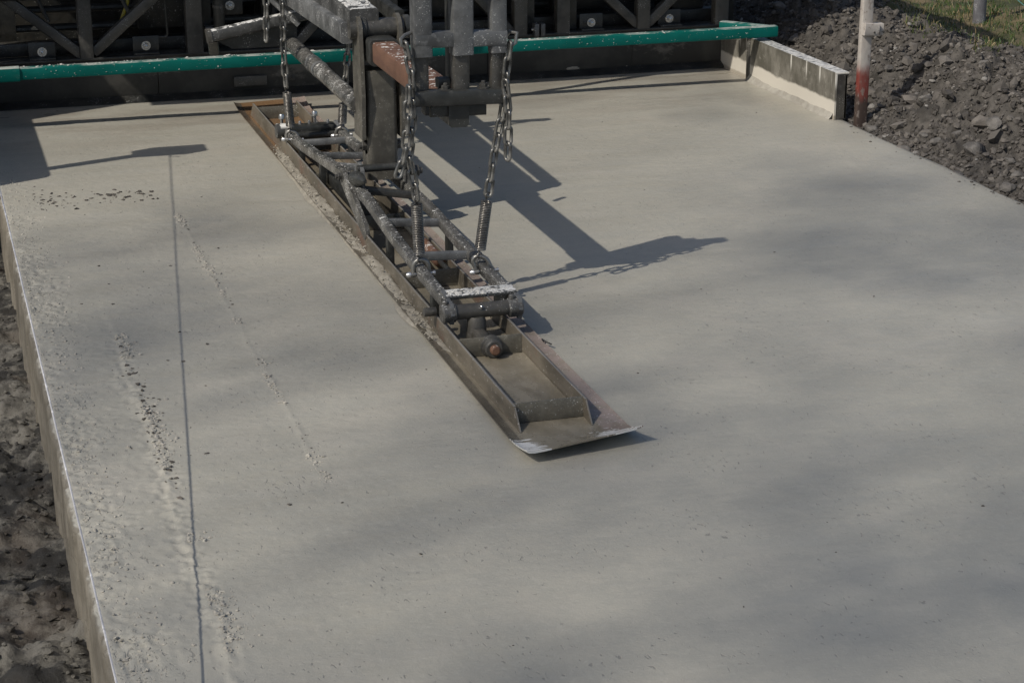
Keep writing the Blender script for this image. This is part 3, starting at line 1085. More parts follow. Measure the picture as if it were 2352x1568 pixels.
mb = MB().lathe((1.462, PY - 0.02, PZ + 0.012), (0.1, -0.4, 1), [(0, 0.004), (0.008, 0.004), (0.010, 0.002)], 8)
part('grease_nipple', mb, 'zinc', fl)
mb = MB().lathe((1.352, 5.285, 0.078), (-1, 0, 0), [(0, 0.013), (0.035, 0.013), (0.037, 0.009)], 14)
part('stop_stub', mb, 'post', fl)
# far end: block with bolts
mb = MB().box((1.478, 7.72, 0.100), (0.175, 0.06, 0.03), 0.006)
blk = part('end_block', mb, 'dark', fl)
mb = MB().box((1.478, 7.685, 0.082), (0.16, 0.05, 0.02), 0.006)
part('end_bracket', mb, 'dark', blk)
for x, y in ((1.405, 7.73), (1.432, 7.735), (1.47, 7.735), (1.545, 7.735)):
    mb = MB().lathe((x, y, 0.110), (0, 0, 1), [(0, 0.006), (0.014, 0.006), (0.017, 0.003)], 8)
    part('bolt', mb, 'zinc', blk)
for x, y, r_ in ((1.376, 7.83, 0.012), (1.515, 7.85, 0.012)):
    mb = MB().lathe((x, y, 0.066), (0, 0, 1), [(0, 0.006), (0.052, 0.006), (0.053, r_), (0.066, r_), (0.073, r_ * 0.7)], 12)
    part('knob_bolt', mb, 'zinc', fl)
mb = MB().lathe((1.335, 7.75, 0.088), (1, 0, 0), [(0, 0.024), (0.004, 0.030), (0.046, 0.030), (0.05, 0.024)], 18)
part('collar', mb, 'greysplash', fl)
mb = MB().lathe((1.572, 7.75, 0.088), (1, 0, 0), [(0, 0.024), (0.004, 0.030), (0.036, 0.030), (0.04, 0.024)], 18)
part('collar', mb, 'grey', fl)
mb = MB().tube([(1.36, 7.75, 0.088), (1.6, 7.75, 0.088)], 0.02, 14)
part('hinge_sleeve', mb, 'dark', fl)
for x in (1.41, 1.55):
    part('hinge_post', MB().beam((x, 7.75, 0.006), (x, 7.75, 0.085), 0.03, 0.03, 0.004), 'dark', fl)
# pivot of the mast: lugs, clevis strap, bolts
for x in (1.402, 1.585):
    mb = MB()
    mb.prism([(x, 6.46, 0.14), (x, 6.47, 0.215), (x, 6.52, 0.235), (x, 6.57, 0.215), (x, 6.60, 0.13)], (0.012 if x < 1.5 else -0.012, 0, 0))
    part('pivot_lug', mb, 'grey', fl)
mb = MB()
a = Vector((1.352, 6.56, 0.178)); b = Vector((1.352, 6.22, 0.070))
d = (b - a).normalized()
nrm = Vector((0, -d.z, d.y))
pts = []
for t in range(0, 13):
    q = math.pi * (t / 12) + math.pi / 2
    pts.append(a + (d * math.cos(q) - nrm * math.sin(q)) * -0 + d * (0.030 * math.cos(q)) + nrm * (0.030 * math.sin(q)))
for t in range(0, 13):
    q = math.pi * (t / 12) - math.pi / 2
    pts.append(b + d * (0.026 * math.cos(q)) + nrm * (0.026 * math.sin(q)))
mb.prism(pts, (0.014, 0, 0))
st = part('strap', mb, 'rail', fl, 'flat cement-splashed steel strap hanging beside the rail')
mb = MB(); hexbolt(mb, (1.353, 6.56, 0.18), (-1, 0, 0), 0.014)
part('bolt', mb, 'post', st)
mb = MB(); hexbolt(mb, (1.588, 6.50, 0.195), (1, 0, 0), 0.022)
part('pivot_bolt', mb, 'post', fl)
mb = MB().lathe((1.395, 6.50, 0.215), (1, 0, 0), [(0, 0.013), (0.18, 0.013)], 14)
part('pivot_pin', mb, 'dark', fl)
mb = MB().lathe((1.372, 6.44, 0.20), (0.1, -1, 0.1), [(0, 0.024), (0.035, 0.026), (0.095, 0.012), (0.115, 0.006)], 16)
part('wing_lug', mb, 'dark', fl)
# rusty pipe lying lengthwise inside the frame
mb = MB().lathe((1.515, 5.86, 0.055), (0, 1, 0), [(0, 0.010), (0.008, 0.021), (0.26, 0.021), (0.268, 0.010)], 18)
part('roller', mb, 'rust', fl, 'rusty brown roller inside the ladder frame')
part('roller_shaft', MB().tube([(1.515, 5.75, 0.055), (1.515, 6.45, 0.055)], 0.008, 10), 'dark', fl)
mb = MB().beam((1.43, 6.46, 0.05), (1.43, 7.09, 0.05), 0.05, 0.05, 0.008)
part('vibrator_housing', mb, 'dark', fl)
for y in (5.42, 5.98, 7.05, 7.45):
    for x, R in ((LX, LR), (RX, RR)):
        mb = MB().beam((x, y, 0.006), (x, y, zrail(R, y) - 0.012), 0.022, 0.03, 0.003)
        part('strut', mb, 'dark', fl)

# ================================================================== FLOAT CARRIAGE
ca = thing('float_carriage', 'dark steel mast, arms and tube frame that carry the smoothing float', 'machine arm', (1.50, 6.6, 0.15))
MY = 6.62
mb = MB().beam((1.503, MY, 0.155), (1.503, MY, 0.535), 0.106, 0.11, 0.016, up=(0, 1, 0))
part('mast', mb, 'mast', ca)
for x0 in (1.428, 1.566):
    mb = MB()
    y0 = MY
    pts = [(x0, y0 - 0.062, 0.30), (x0, y0 - 0.075, 0.45), (x0, y0 - 0.060, 0.60)]
    for t in range(0, 9):
        q = math.pi * t / 8
        pts.append((x0, y0 - 0.055 * math.cos(q), 0.672 + 0.048 * math.sin(q)))
    pts += [(x0, y0 + 0.06, 0.60), (x0, y0 + 0.06, 0.30)]
    mb.prism(pts, (0.013, 0, 0))
    part('cheek_plate', mb, 'mast', ca)
mb = MB(); hexbolt(mb, (1.452, MY - 0.02, 0.27), (-1, 0, 0), 0.018)
part('bolt', mb, 'post', ca)
mb = MB(); hexbolt(mb, (1.554, MY - 0.02, 0.27), (1, 0, 0), 0.018)
part('bolt', mb, 'post', ca)
mb = MB().lathe((1.405, MY, 0.672), (1, 0, 0), [(0, 0.034), (0.205, 0.034)], 24)
hs = part('hinge_tube', mb, 'post', ca)
for x in (1.440, 1.592):
    part('collar', MB().lathe((x, MY, 0.672), (1, 0, 0), [(0, 0.036), (0.003, 0.0405), (0.020, 0.0405), (0.023, 0.036)], 24), 'dark', hs)
# main arm and the tube below it run back to the machine
part('arm', MB().beam((1.455, MY - 0.02, 0.700), (1.455, 9.2, 0.745), 0.100, 0.085, 0.010), 'greysplash', ca, 'square arm with white cement splashed on top')
part('lower_arm', MB().beam((1.402, MY + 0.02, 0.655), (1.392, 8.05, 0.632), 0.04, 0.072, 0.008), 'grey', ca)
part('strut_pipe', MB().tube([(1.440, 6.655, 0.402), (1.437, 8.3, 0.412)], 0.030, 20), 'rail', ca, 'round grey strut pipe spotted with cement')
for y, rr_ in ((7.30, 0.034), (7.42, 0.034)):
    part('pipe_clamp', MB().lathe((1.4385, y, 0.406), (0, 1, 0.006), [(0, rr_ - 0.001), (0.03, rr_ - 0.001)], 20), 'grey', ca)
pA = oy(478, 84, 7.85); pB = oy(745, 22, 7.85)
ob = part('outrigger', MB().beam(pA, pB, 0.05, 0.045, 0.010), 'greysplash', ca, 'grey outrigger beam with cement drips')
part('end_cap', MB().beam(pA + Vector((-0.006, 0, -0.001)), pA + Vector((0.012, 0, 0.001)), 0.058, 0.056, 0.012), 'post', ob)
part('gusset', MB().prism([pA + Vector((0.03, 0.03, -0.02)), pA + Vector((0.36, 0.03, 0.05)), pA + Vector((0.36, 0.03, -0.06)), pA + Vector((0.10, 0.03, -0.06))], (0, 0.012, 0)), 'dark', ca)
part('outrigger_post', MB().beam(pA + Vector((0.02, 0.02, -0.01)), pA + Vector((0.035, 0.10, -0.075)), 0.04, 0.04, 0.008), 'dark', ca)
part('link_plate', MB().prism([pB + Vector((-0.20, 0.05, 0.02)), pB + Vector((-0.24, 0.05, 0.09)), pB + Vector((-0.16, 0.05, 0.16)), pB + Vector((-0.06, 0.05, 0.15)), pB + Vector((-0.02, 0.05, 0.02))], (0, 0.015, 0)), 'dark', ca)
for dx, dz in ((-0.17, 0.08), (-0.12, 0.12)):
    mb = MB().lathe(pB + Vector((dx, 0.05, dz)), (-0.25, -1, 0.05), [(0, 0.022), (0.05, 0.022), (0.054, 0.016)], 16)
    part('pin_boss', mb, 'grey', ca)
mb = MB().beam(pA + Vector((0.25, 0.02, 0.14)), pA + Vector((0.36, -0.02, 0.03)), 0.035, 0.02, 0.008)
part('lever', mb, 'grey', ca)
# sleeve and rusty telescopic tube towards the hanging frame
part('sleeve', MB().beam((1.500, 6.50, 0.606), (1.500, 6.76, 0.606), 0.098, 0.088, 0.012), 'dark', ca)
part('rusty_tube', MB().beam((1.500, 5.66, 0.606), (1.500, 6.60, 0.608), 0.082, 0.072, 0.010), 'rust', ca, 'rusty brown square tube sliding in the sleeve')
part('tube_end_plate', MB().beam((1.500, 5.655, 0.606), (1.500, 5.664, 0.606), 0.088, 0.078, 0.010), 'rust', ca)
part('clamp_lever', MB().tube([(1.598, 6.43, 0.665), (1.602, 6.42, 0.61)], 0.010, 10), 'post', ca)
# hanging tube frame
FY = 5.60
for x, w, top_, low in ((1.402, 0.056, 0.955, 0.757), (1.522, 0.062, 0.985, 0.757), (1.632, 0.048, 0.945, 0.757)):
    part('frame_tube', MB().beam((x, FY, low), (x, FY, top_), w, w, 0.007, up=(0, 1, 0)), 'grey', ca)
    part('inner_tube', MB().beam((x - 0.004, FY + 0.004, 0.625), (x - 0.004, FY + 0.004, low + 0.03), w * 0.8, w * 0.8, 0.010, up=(0, 1, 0)), 'post', ca)
part('frame_crossbar', MB().beam((1.378, FY - 0.004, 0.806), (1.654, FY - 0.004, 0.800), 0.050, 0.046, 0.010), 'grey', ca)
part('frame_crossbar', MB().beam((1.372, FY - 0.006, 0.955), (1.66, FY - 0.006, 0.950), 0.05, 0.05, 0.010), 'grey', ca)
part('lower_crossbar', MB().beam((1.372, FY - 0.012, 0.636), (1.645, FY - 0.012, 0.630), 0.052, 0.046, 0.008), 'dark', ca)
part('under_block', MB().beam((1.426, FY + 0.02, 0.594), (1.596, FY + 0.02, 0.591), 0.050, 0.040, 0.004), 'dark', ca)
part('under_wedge', MB().prism([(1.478, FY - 0.015, 0.615), (1.478, FY - 0.015, 0.55), (1.486, FY - 0.015, 0.542), (1.530, FY - 0.015, 0.541), (1.540, FY - 0.015, 0.55), (1.540, FY - 0.015, 0.615)], (0, 0.20, 0.0)), 'dark', ca)
part('stop_plate', MB().box((1.413, FY + 0.01, 0.60), (0.012, 0.05, 0.035), 0.002), 'black', ca)
for x in (1.47, 1.585):
    mb = MB(); hexbolt(mb, (x, FY - 0.01, 0.656), (0, 0, 1), 0.012)
    part('bolt', mb, 'post', ca)
mb = MB().beam((1.455, FY + 0.03, 0.67), (1.49, FY + 0.03, 0.67), 0.04, 0.03, 0.006)
part('small_bracket', mb, 'dark', ca)
part('guide_post', MB().beam((1.520, 5.665, 0.55), (1.520, 5.665, 0.95), 0.05, 0.05, 0.008, up=(0, 1, 0)), 'dark', ca)
# hooks for the chains
part('chain_hook', MB().tube([(1.655, FY, 0.80), (1.668, FY - 0.005, 0.815), (1.686, FY - 0.02, 0.812), (1.680, FY - 0.025, 0.785), (1.668, FY - 0.025, 0.778)], 0.006, 8), 'chain', ca)
part('chain_hook', MB().tube([(1.385, FY, 0.83), (1.350, FY - 0.012, 0.822), (1.336, FY - 0.02, 0.812), (1.338, FY - 0.024, 0.795), (1.352, FY - 0.024, 0.79)], 0.006, 8), 'chain', ca)
# bar the far chains hang from, above the picture
part('hanger_bar', MB().beam((1.18, 7.60, 0.98), (1.66, 7.60, 0.98), 0.04, 0.04, 0.006), 'post', ca)
part('hanger_post', MB().beam((1.455, 7.60, 0.76), (1.455, 7.60, 0.97), 0.05, 0.05, 0.006), 'post', ca)
part('side_brace', MB().beam((1.588, 6.64, 0.700), (1.575, 8.6, 0.752), 0.032, 0.05, 0.006), 'dark', ca)
A_ = oz(930, 258, 0); B_ = oz(1560, 162, 0)  # unseen rod and post, added to throw the diagonal shadow on the slab
off_ = Vector((0.92, 0.44, 0)) * 0.86
A_ = A_ - off_; B_ = B_ - off_; A_.z = B_.z = 0.86
dr = (B_ - A_)
part('shadow_rod', MB().tube([A_ - dr * ((A_.x - 1.44) / dr.x), B_ + dr * 0.35], 0.022, 12), 'post', ca)
part('shadow_rod_post', MB().beam((1.455, (A_ - dr * ((A_.x - 1.44) / dr.x)).y, 0.74), (1.455, (A_ - dr * ((A_.x - 1.44) / dr.x)).y, 0.87), 0.04, 0.04, 0.005), 'post', ca)

# lumps of dried cement stuck on the steel
M['cement'] = crumbmat('dried_cement', (0.40, 0.395, 0.375), (0.58, 0.575, 0.55), 0.8, 60)


def splat(parent, fn, n, smin, smax, seed, mat='cement', flat=0.45):
    r = np.random.default_rng(seed)
    P_ = np.array([fn(r) for _ in range(n)]) - np.array(rootloc(parent))
    o_ = bpy.data.objects.new('cement_splash', lumps('cement_splash', P_, smin + (smax - smin) * r.random(n) ** 3, I0, mat, seed, jag=0.35, flat=flat))
    link(o_, parent)
    o_['kind'] = 'stuff'


splat(fl, lambda r: (r.uniform(1.385, 1.575), r.normal(5.272, 0.018), 0.1315), 230, 0.0015, 0.010, 71)
splat(fl, lambda r: (RX + r.uniform(-0.012, 0.012), r.uniform(5.25, 5.45), zrail(RR, 5.3) + 0.018), 45, 0.0015, 0.008, 72)
splat(fl, lambda r: (LX + r.uniform(-0.012, 0.012), r.uniform(5.25, 5.40), zrail(LR, 5.3) + 0.018), 30, 0.0015, 0.008, 73)


def on_rail(R_, x):
    def f(r):
        y = r.uniform(5.3, 7.7)
        return (x + r.uniform(-0.014, 0.014), y, zrail(R_, y) + 0.0175)
    return f


splat(fl, on_rail(LR, LX), 260, 0.0008, 0.0036, 74)
splat(fl, on_rail(RR, RX), 200, 0.0008, 0.0036, 75)
splat(ca, lambda r: (r.uniform(1.41, 1.50), 6.66 + abs(r.normal(0, 0.18)), 0.7435), 160, 0.002, 0.012, 76)
splat(ca, lambda r: (r.uniform(1.465, 1.535), r.uniform(5.7, 6.2), 0.643), 60, 0.001, 0.006, 77)

# ================================================================== CHAINS
def linkmesh(L=0.064, W=0.031, r=0.0052, n=8):
    pts = []
    hl = L / 2 - W / 2; c = W / 2 - r
    for k in range(0, 9):
        a = -math.pi / 2 + math.pi * k / 8
        pts.append((c * math.sin(a) * 1.0, 0, hl + c * math.cos(a)))
    for k in range(0, 9):
        a = math.pi / 2 + math.pi * k / 8
        pts.append((c * math.sin(a), 0, -hl + c * math.cos(a)))
    mb = MB().tube(pts, r, n, closed=True)
    return mesh_from('link', mb.v, mb.f, M['chain'], ang=60)


LM = linkmesh()


def put_links(root, path, pitch, parent, seed, start=0.0):
    rnd = random.Random(seed)
    path = [Vector(p) for p in path]
    seg = [(b - a).length for a, b in zip(path, path[1:])]
    tot = sum(seg)
    n = max(1, round(tot / pitch))
    pt = tot / n
    off = rootloc(parent)

    def at(s):
        for a, b, l in zip(path, path[1:], seg):
            if s <= l:
                return a + (b - a) * (s / l)
            s -= l
        return path[-1]
    for i in range(n):
        a = at(i * pt); b = at((i + 1) * pt)
        d = (a - b).normalized()
        tw = (math.radians(20) if i % 2 == 0 else math.radians(105)) + rnd.uniform(-0.22, 0.22)
        q = d.to_track_quat('Z', 'Y').to_matrix().to_4x4()
        mtx = Matrix.Translation((a + b) / 2 - off) @ q @ Matrix.Rotation(tw, 4, 'Z')
        o = bpy.data.objects.new('link', LM)
        link(o, parent)
        o.matrix_basis = mtx


def spring_part(parent, a, b, R=0.0180, wire=0.0024, turns=29):
    a = Vector(a); b = Vector(b)
    d = (b - a); L = d.length; d.normalize()
    u = d.orthogonal().normalized(); w = d.cross(u)
    pts = []
    N = turns * 14
    for i in range(N + 1):
        t = i / N; q = 2 * math.pi * turns * t
        pts.append(a + d * L * t + (u * math.cos(q) + w * math.sin(q)) * (R - wire))
    mb = MB().tube(pts, wire, 6)
    for p, s in ((a, -1), (b, 1)):           # end hooks
        hk = [p + u * (R - wire), p + u * (R * 0.5) + d * s * 0.004]
        for k in range(0, 10):
            q = math.pi * 1.7 * k / 9
            hk.append(p + d * s * (0.018 + 0.010 * -math.cos(q)) + u * 0.011 * math.sin(q) * (1 if k else 0.4))
        mb.tube(hk, wire, 6)
    # oily core so that the closely wound coil is opaque
    return part('spring', mb, 'spring', parent, ang=70)


def shackle_part(parent, top, pin, axis, r=0.0068, half=0.023):
    """bow over `top`, pin through `pin` along axis"""
    top = Vector(top); pin = Vector(pin); ax = Vector(axis).normalized()
    d = (pin - top); d.normalize()
    pts = [pin - ax * half]
    c = top + d * half
    for k in range(0, 13):
        a = math.pi * k / 12
        pts.append(c - ax * half * math.cos(a) - d * half * math.sin(a))
    pts.append(pin + ax * half)
    mb = MB().tube(pts, r, 10)
    for s in (-1, 1):
        mb.lathe(pin + ax * (s * half - 0.006), ax, [(0, 0.0085), (0.012, 0.0085)], 12)
    sh = part('shackle', mb, 'chain', parent, ang=60)
    mb = MB().lathe(pin - ax * (half + 0.022), ax, [(0, 0.0055), (0.006, 0.0085), (0.014, 0.0085), (0.0145, 0.0045), (2 * half + 0.034, 0.0045), (2 * half + 0.035, 0.007), (2 * half + 0.042, 0.007)], 12)
    part('pin', mb, 'zinc', sh)
    return sh


CY = 5.575
# near right
top = oy(1172, 98, CY); s0 = oy(1118, 462, CY); s1 = oy(1103, 572, CY)
c1 = thing('hanging_chain', 'steel chain with spring, loose tail of links, on the rail nearer the soil heap', 'chain', s1, 'chains holding the float')
put_links(c1, [top, oy(1164, 150, CY), oy(1158, 225, CY), oy(1150, 280, CY), oy(1136, 345, CY), oy(1121, 448, CY)], 0.0445, c1, 1)
put_links(c1, [oy(1160, 185, CY - 0.02), oy(1168, 255, CY - 0.02), oy(1166, 366, CY - 0.02)], 0.0445, c1, 2)
spring_part(c1, s0, s1)
shackle_part(c1, oy(1098, 588, CY), (RX, CY - 0.01, 0.100), (0.92, -0.25, 0.10))
# near left
top = oy(931, 100, CY); s0 = oy(957, 468, CY); s1 = oy(963, 582, CY)
c2 = thing('hanging_chain', 'steel chain with spring, bunched double links, hanging in front of the mast', 'chain', s1, 'chains holding the float')
put_links(c2, [top, oy(945, 165, CY), oy(948, 250, CY), oy(944, 330, CY), oy(938, 372, CY), oy(950, 410, CY), oy(956, 458, CY)], 0.0445, c2, 3)
put_links(c2, [oy(938, 200, CY - 0.025), oy(936, 290, CY - 0.025), oy(930, 360, CY - 0.02), oy(913, 405, CY - 0.02)], 0.0445, c2, 4)
spring_part(c2, s0, s1)
shackle_part(c2, oy(966, 596, CY), (LX, CY, 0.106), (0.95, -0.15, 0.05))
# far left
FYC = 7.60
s0 = oy(659, 212, FYC); s1 = oy(667, 291, FYC)
c3 = thing('hanging_chain', 'steel chain and spring, with an empty loop, crossing the outrigger beam', 'chain', s1, 'chains holding the float')
put_links(c3, [oy(640, -160, FYC), oy(648, 0, FYC), oy(650, 100, FYC), oy(657, 200, FYC)], 0.046, c3, 5)
put_links(c3, [oy(640, -150, FYC - 0.02), oy(612, -90, FYC - 0.02), oy(611, 94, FYC - 0.02)], 0.046, c3, 6)
spring_part(c3, s0, s1, turns=26)
shackle_part(c3, oy(668, 301, FYC), (LX - 0.006, FYC, 0.084), (0.9, -0.3, 0))
# far right
s0 = oy(788, 238, 7.62); s1 = oy(786, 283, 7.62)
c4 = thing('hanging_chain', 'steel chain with short spring, mostly hidden behind the grey strut pipe', 'chain', s1, 'chains holding the float')
put_links(c4, [oy(806, -175, 7.62), oy(800, 100, 7.62), oy(793, 190, 7.62), oy(789, 228, 7.62)], 0.046, c4, 7)
spring_part(c4, s0, s1, turns=16)
shackle_part(c4, oy(783, 293, 7.62), (RX, 7.62, 0.084), (0.9, -0.35, 0.1))

# scrap of wire on the flange
p = oz(1253, 787, 0.014)
mb = MB().tube([p + Vector((0.012, -0.018, 0)), p + Vector((0.004, -0.002, 0.002)), p + Vector((-0.004, 0.008, 0.006)), p + Vector((-0.009, 0.004, 0.010)), p + Vector((-0.007, -0.006, 0.006))], 0.0022, 6)
solo('wire_scrap', mb, 'rubber', p, 'small bent scrap of black wire lying on the float flange', 'wire')

# ================================================================== PAVING MACHINE
pm = thing('paving_machine', 'dark slipform paving machine with steel lattice frame behind the green beam', 'paver', (2.05, 9.0, 0.0))
# mould panel above the fresh slab and its trailing lip
for i, (x0, x1) in enumerate(((0.24, 1.02), (1.023, 1.80), (1.803, 2.56), (2.563, 3.28), (3.283, 3.765))):
    mb = MB().box(((x0 + x1) / 2, MACHY + 0.012 - 0.003 * (i % 2), 0.105), (x1 - x0, 0.02, 0.185), 0.002)
    part('mould_panel', mb, 'panel', pm)
part('trailing_lip', MB().prism([(0.24, MACHY - 0.045, 0.003), (0.24, MACHY + 0.03, 0.003), (0.24, MACHY + 0.0, 0.028), (0.24, MACHY - 0.04, 0.009)], (3.52, 0, 0)), 'black', pm)
part('shelf', MB().box((2.0, MACHY + 0.055, 0.202), (3.56, 0.13, 0.010), 0.002), 'dark', pm)
part('bottom_chord', MB().beam((0.2, MACHY + 0.16, 0.235), (3.80, MACHY + 0.16, 0.235), 0.08, 0.06, 0.006), 'black', pm)
part('top_chord', MB().beam((0.2, MACHY + 0.06, 0.80), (3.80, MACHY + 0.06, 0.80), 0.08, 0.08, 0.006), 'dark', pm)
for i, (x, w) in enumerate(((0.24, 0.10), (0.715, 0.062), (1.195, 0.075), (1.62, 0.062), (2.10, 0.062), (2.722, 0.066), (2.932, 0.066), (3.336, 0.066), (3.737, 0.072))):
    part('post', MB().beam((x, MACHY + 0.02, 0.206), (x, MACHY + 0.02, 0.78), w, 0.062, 0.008, up=(0, 1, 0)), 'post', pm)
    if i in (2, 5, 6, 8):
        part('post_web', MB().box((x + 0.055, MACHY + 0.06, 0.44), (0.06, 0.012, 0.46), 0.002), 'dark', pm)
for (xa, za, xb, zb) in ((0.34, 0.52, 0.70, 0.215), (1.09, 0.515, 0.745, 0.225), (3.05, 0.46, 3.315, 0.22), (3.62, 0.46, 3.365, 0.225), (2.30, 0.62, 2.68, 0.22), (1.66, 0.22, 2.06, 0.62)):
    part('diagonal', MB().beam((xa, MACHY + 0.03, za), (xb, MACHY + 0.03, zb), 0.045, 0.05, 0.006, up=(0, 1, 0)), 'post', pm)
# adjusting plates with bolts
for x, zb in ((0.524, 0.240), (0.979, 0.244), (3.082, 0.242), (3.479, 0.242), (1.363, 0.405)):
    mb = MB().box((x, MACHY + 0.035, zb), (0.115, 0.012, 0.085), 0.003)
    if zb < 0.3:
        mb.box((x, MACHY + 0.02, 0.212), (0.11, 0.05, 0.008), 0.002)
    pl = part('adjusting_plate', mb, 'dark', pm)
    if x > 3:
        part('slot', MB().box((x, MACHY + 0.0275, zb), (0.075, 0.004, 0.016), 0.0015), 'black', pl)
    mb = MB(); hexbolt(mb, (x, MACHY + 0.027, zb), (0, -1, 0), 0.013)
    part('bolt', mb, 'zinc', pl)
for px, py in ((558, 190), (590, 182), (672, 178)):
    mb = MB(); hexbolt(mb, oy(px, py, MACHY), (0, -1, 0), 0.009)
    part('bolt', mb, 'post', pm)
p = oy(575, 186, MACHY - 0.01)
part('clip_plate', MB().box((p.x, p.y, p.z), (0.15, 0.014, 0.045), 0.003), 'post', pm)
p = oy(1237, 72, MACHY)
for dx in (-0.018, 0.012):
    part('clamp_lug', MB().box((p.x + dx, MACHY - 0.01, 0.228), (0.020, 0.05, 0.062), 0.004), 'grey', pm)
mb = MB(); hexbolt(mb, (p.x - 0.027, MACHY - 0.015, 0.232), (-1, 0, 0), 0.008)
part('bolt', mb, 'zinc', pm)
# smears of mortar stuck to the mould
for px, py, w, h in ((1440, 160, 0.035, 0.045), (178, 252, 0.06, 0.016), (1315, 158, 0.08, 0.03)):
    p = oy(px, py, MACHY)
    r = np.random.default_rng(int(px))
    me = lumps('mortar_lump', np.array([[0, 0, 0.0]]), np.array([1.0]), I2, 'paste', int(px), jag=0.08, flat=1.0)
    o = bpy.data.objects.new('mortar_lump', me)
    link(o, pm)
    o.location = Vector((p.x, MACHY + 0.002, p.z)) - rootloc(pm)
    o.scale = (w * 0.7, 0.006, h * 0.7)
# hydraulic cylinder beside the second post
cyx = 1.305
mb = MB().lathe((cyx, MACHY - 0.02, 0.30), (0, 0, 1), [(0, 0.020), (0.02, 0.026), (0.36, 0.026), (0.37, 0.018), (0.5, 0.016)], 18)
hc = part('hydraulic_cylinder', mb, 'dark', pm)
part('cylinder_band', MB().lathe((cyx, MACHY - 0.02, 0.405), (0, 0, 1), [(0, 0.028), (0.012, 0.028)], 18), 'post', hc)
part('cylinder_foot', MB().lathe((cyx, MACHY - 0.02, 0.262), (0, 0, 1), [(0, 0.018), (0.006, 0.030), (0.03, 0.030), (0.04, 0.02)], 16), 'post', hc)
part('cylinder_bracket', MB().box((cyx - 0.01, MACHY + 0.02, 0.31), (0.10, 0.07, 0.016), 0.003), 'grey', hc)
part('yellow_hose', MB().tube([oy(972, -60, 9.15) if False else oy(290, -40, 9.15), oy(293, 5, 9.13), oy(283, 35, 9.12), oy(270, 72, 9.12)], 0.008, 8), 'yellow', pm, 'yellow hose hanging in the dark frame')
hp = [Vector((0.2 + 0.02 * i, MACHY - 0.005, 0.487 + 0.004 * math.sin(i * 0.2))) for i in range(30)]
part('ribbed_hose', MB().tube(hp, [0.016 if i % 2 else 0.013 for i in range(30)], 10), 'rubber', pm)
# inside: boxes, pipes, back wall
part('inner_panel', MB().box((2.0, MACHY + 0.75, 0.55), (3.6, 0.02, 1.2), 0.003), 'black', pm)
for (x, y, z, w, d, h) in ((0.35, 9.3, 0.42, 0.16, 0.2, 0.4), (1.12, 9.25, 0.45, 0.30, 0.2, 0.32), (2.5, 9.3, 0.42, 0.5, 0.25, 0.3), (3.15, 9.28, 0.40, 0.4, 0.2, 0.25), (1.8, 9.35, 0.5, 0.5, 0.2, 0.5), (3.62, 9.22, 0.42, 0.16, 0.25, 0.42)):
    part('inner_box', MB().box((x, y, z), (w, d, h), 0.006), 'black', pm)
for z, y in ((0.30, 9.25), (0.36, 9.4)):
    part('inner_pipe', MB().tube([(0.2, y, z), (3.8, y, z)], 0.018, 10), 'dark', pm)
part('access_frame', MB().tube([(0.96, MACHY + 0.05, 0.47), (1.075, MACHY + 0.05, 0.47), (1.08, MACHY + 0.05, 0.285), (1.07, MACHY + 0.05, 0.275), (0.985, MACHY + 0.05, 0.272)], 0.006, 8), 'dark', pm)
rndm = random.Random(5)
for k in range(9):
    x = 0.3 + 3.3 * (k + rndm.random() * 0.6) / 9
    y = rndm.uniform(9.08, 9.3)
    dx = rndm.uniform(-0.25, 0.25)
    pts_ = []
    for i in range(13):
        t = i / 12
        pts_.append((x + dx * t + 0.03 * math.sin(t * 6 + k), y + 0.05 * math.sin(t * 4), 0.95 - 0.62 * t + 0.10 * math.sin(t * 3.1) * rndm.random()))
    part('hose', MB().tube(pts_, rndm.choice((0.009, 0.012, 0.016)), 8), rndm.choice(('rubber', 'dark', 'post')), pm)
for k, x in enumerate((0.30, 0.86, 1.48, 2.32, 2.83, 3.14, 3.58)):
    mb = MB(); hexbolt(mb, (x, MACHY - 0.001, 0.165 - 0.02 * (k % 2)), (0, -1, 0), 0.008)
    part('bolt', mb, 'post', pm)
# deck over the mould, higher than the picture reaches: it keeps the rear face in shade
part('deck', MB().box((1.95, 9.10, 1.30), (4.3, 1.66, 0.05), 0.006), 'dark', pm)
part('hood', MB().box((1.9, 10.2, 1.75), (3.4, 1.8, 0.95), 0.05), 'dark', pm)
for x in (0.16, 1.45, 2.6, 3.84):
    part('deck_bracket', MB().beam((x, MACHY + 0.10, 0.82), (x, MACHY + 0.10, 1.28), 0.07, 0.07, 0.006), 'dark', pm)
part('carriage_rail', MB().beam((0.0, 9.16, 0.86), (3.9, 9.16, 0.86), 0.08, 0.12, 0.008), 'post', pm)
# side plate of the mould on the right
part('side_plate', MB().box((SX1 - 0.012, 8.80, 0.092), (0.022, 0.36, 0.21), 0.003), 'form', pm)
part('joint_bar', MB().beam((SX1 - 0.035, 8.585, 0.0), (SX1 - 0.035, 8.585, 0.195), 0.014, 0.03, 0.003, up=(0, 1, 0)), 'post', pm)
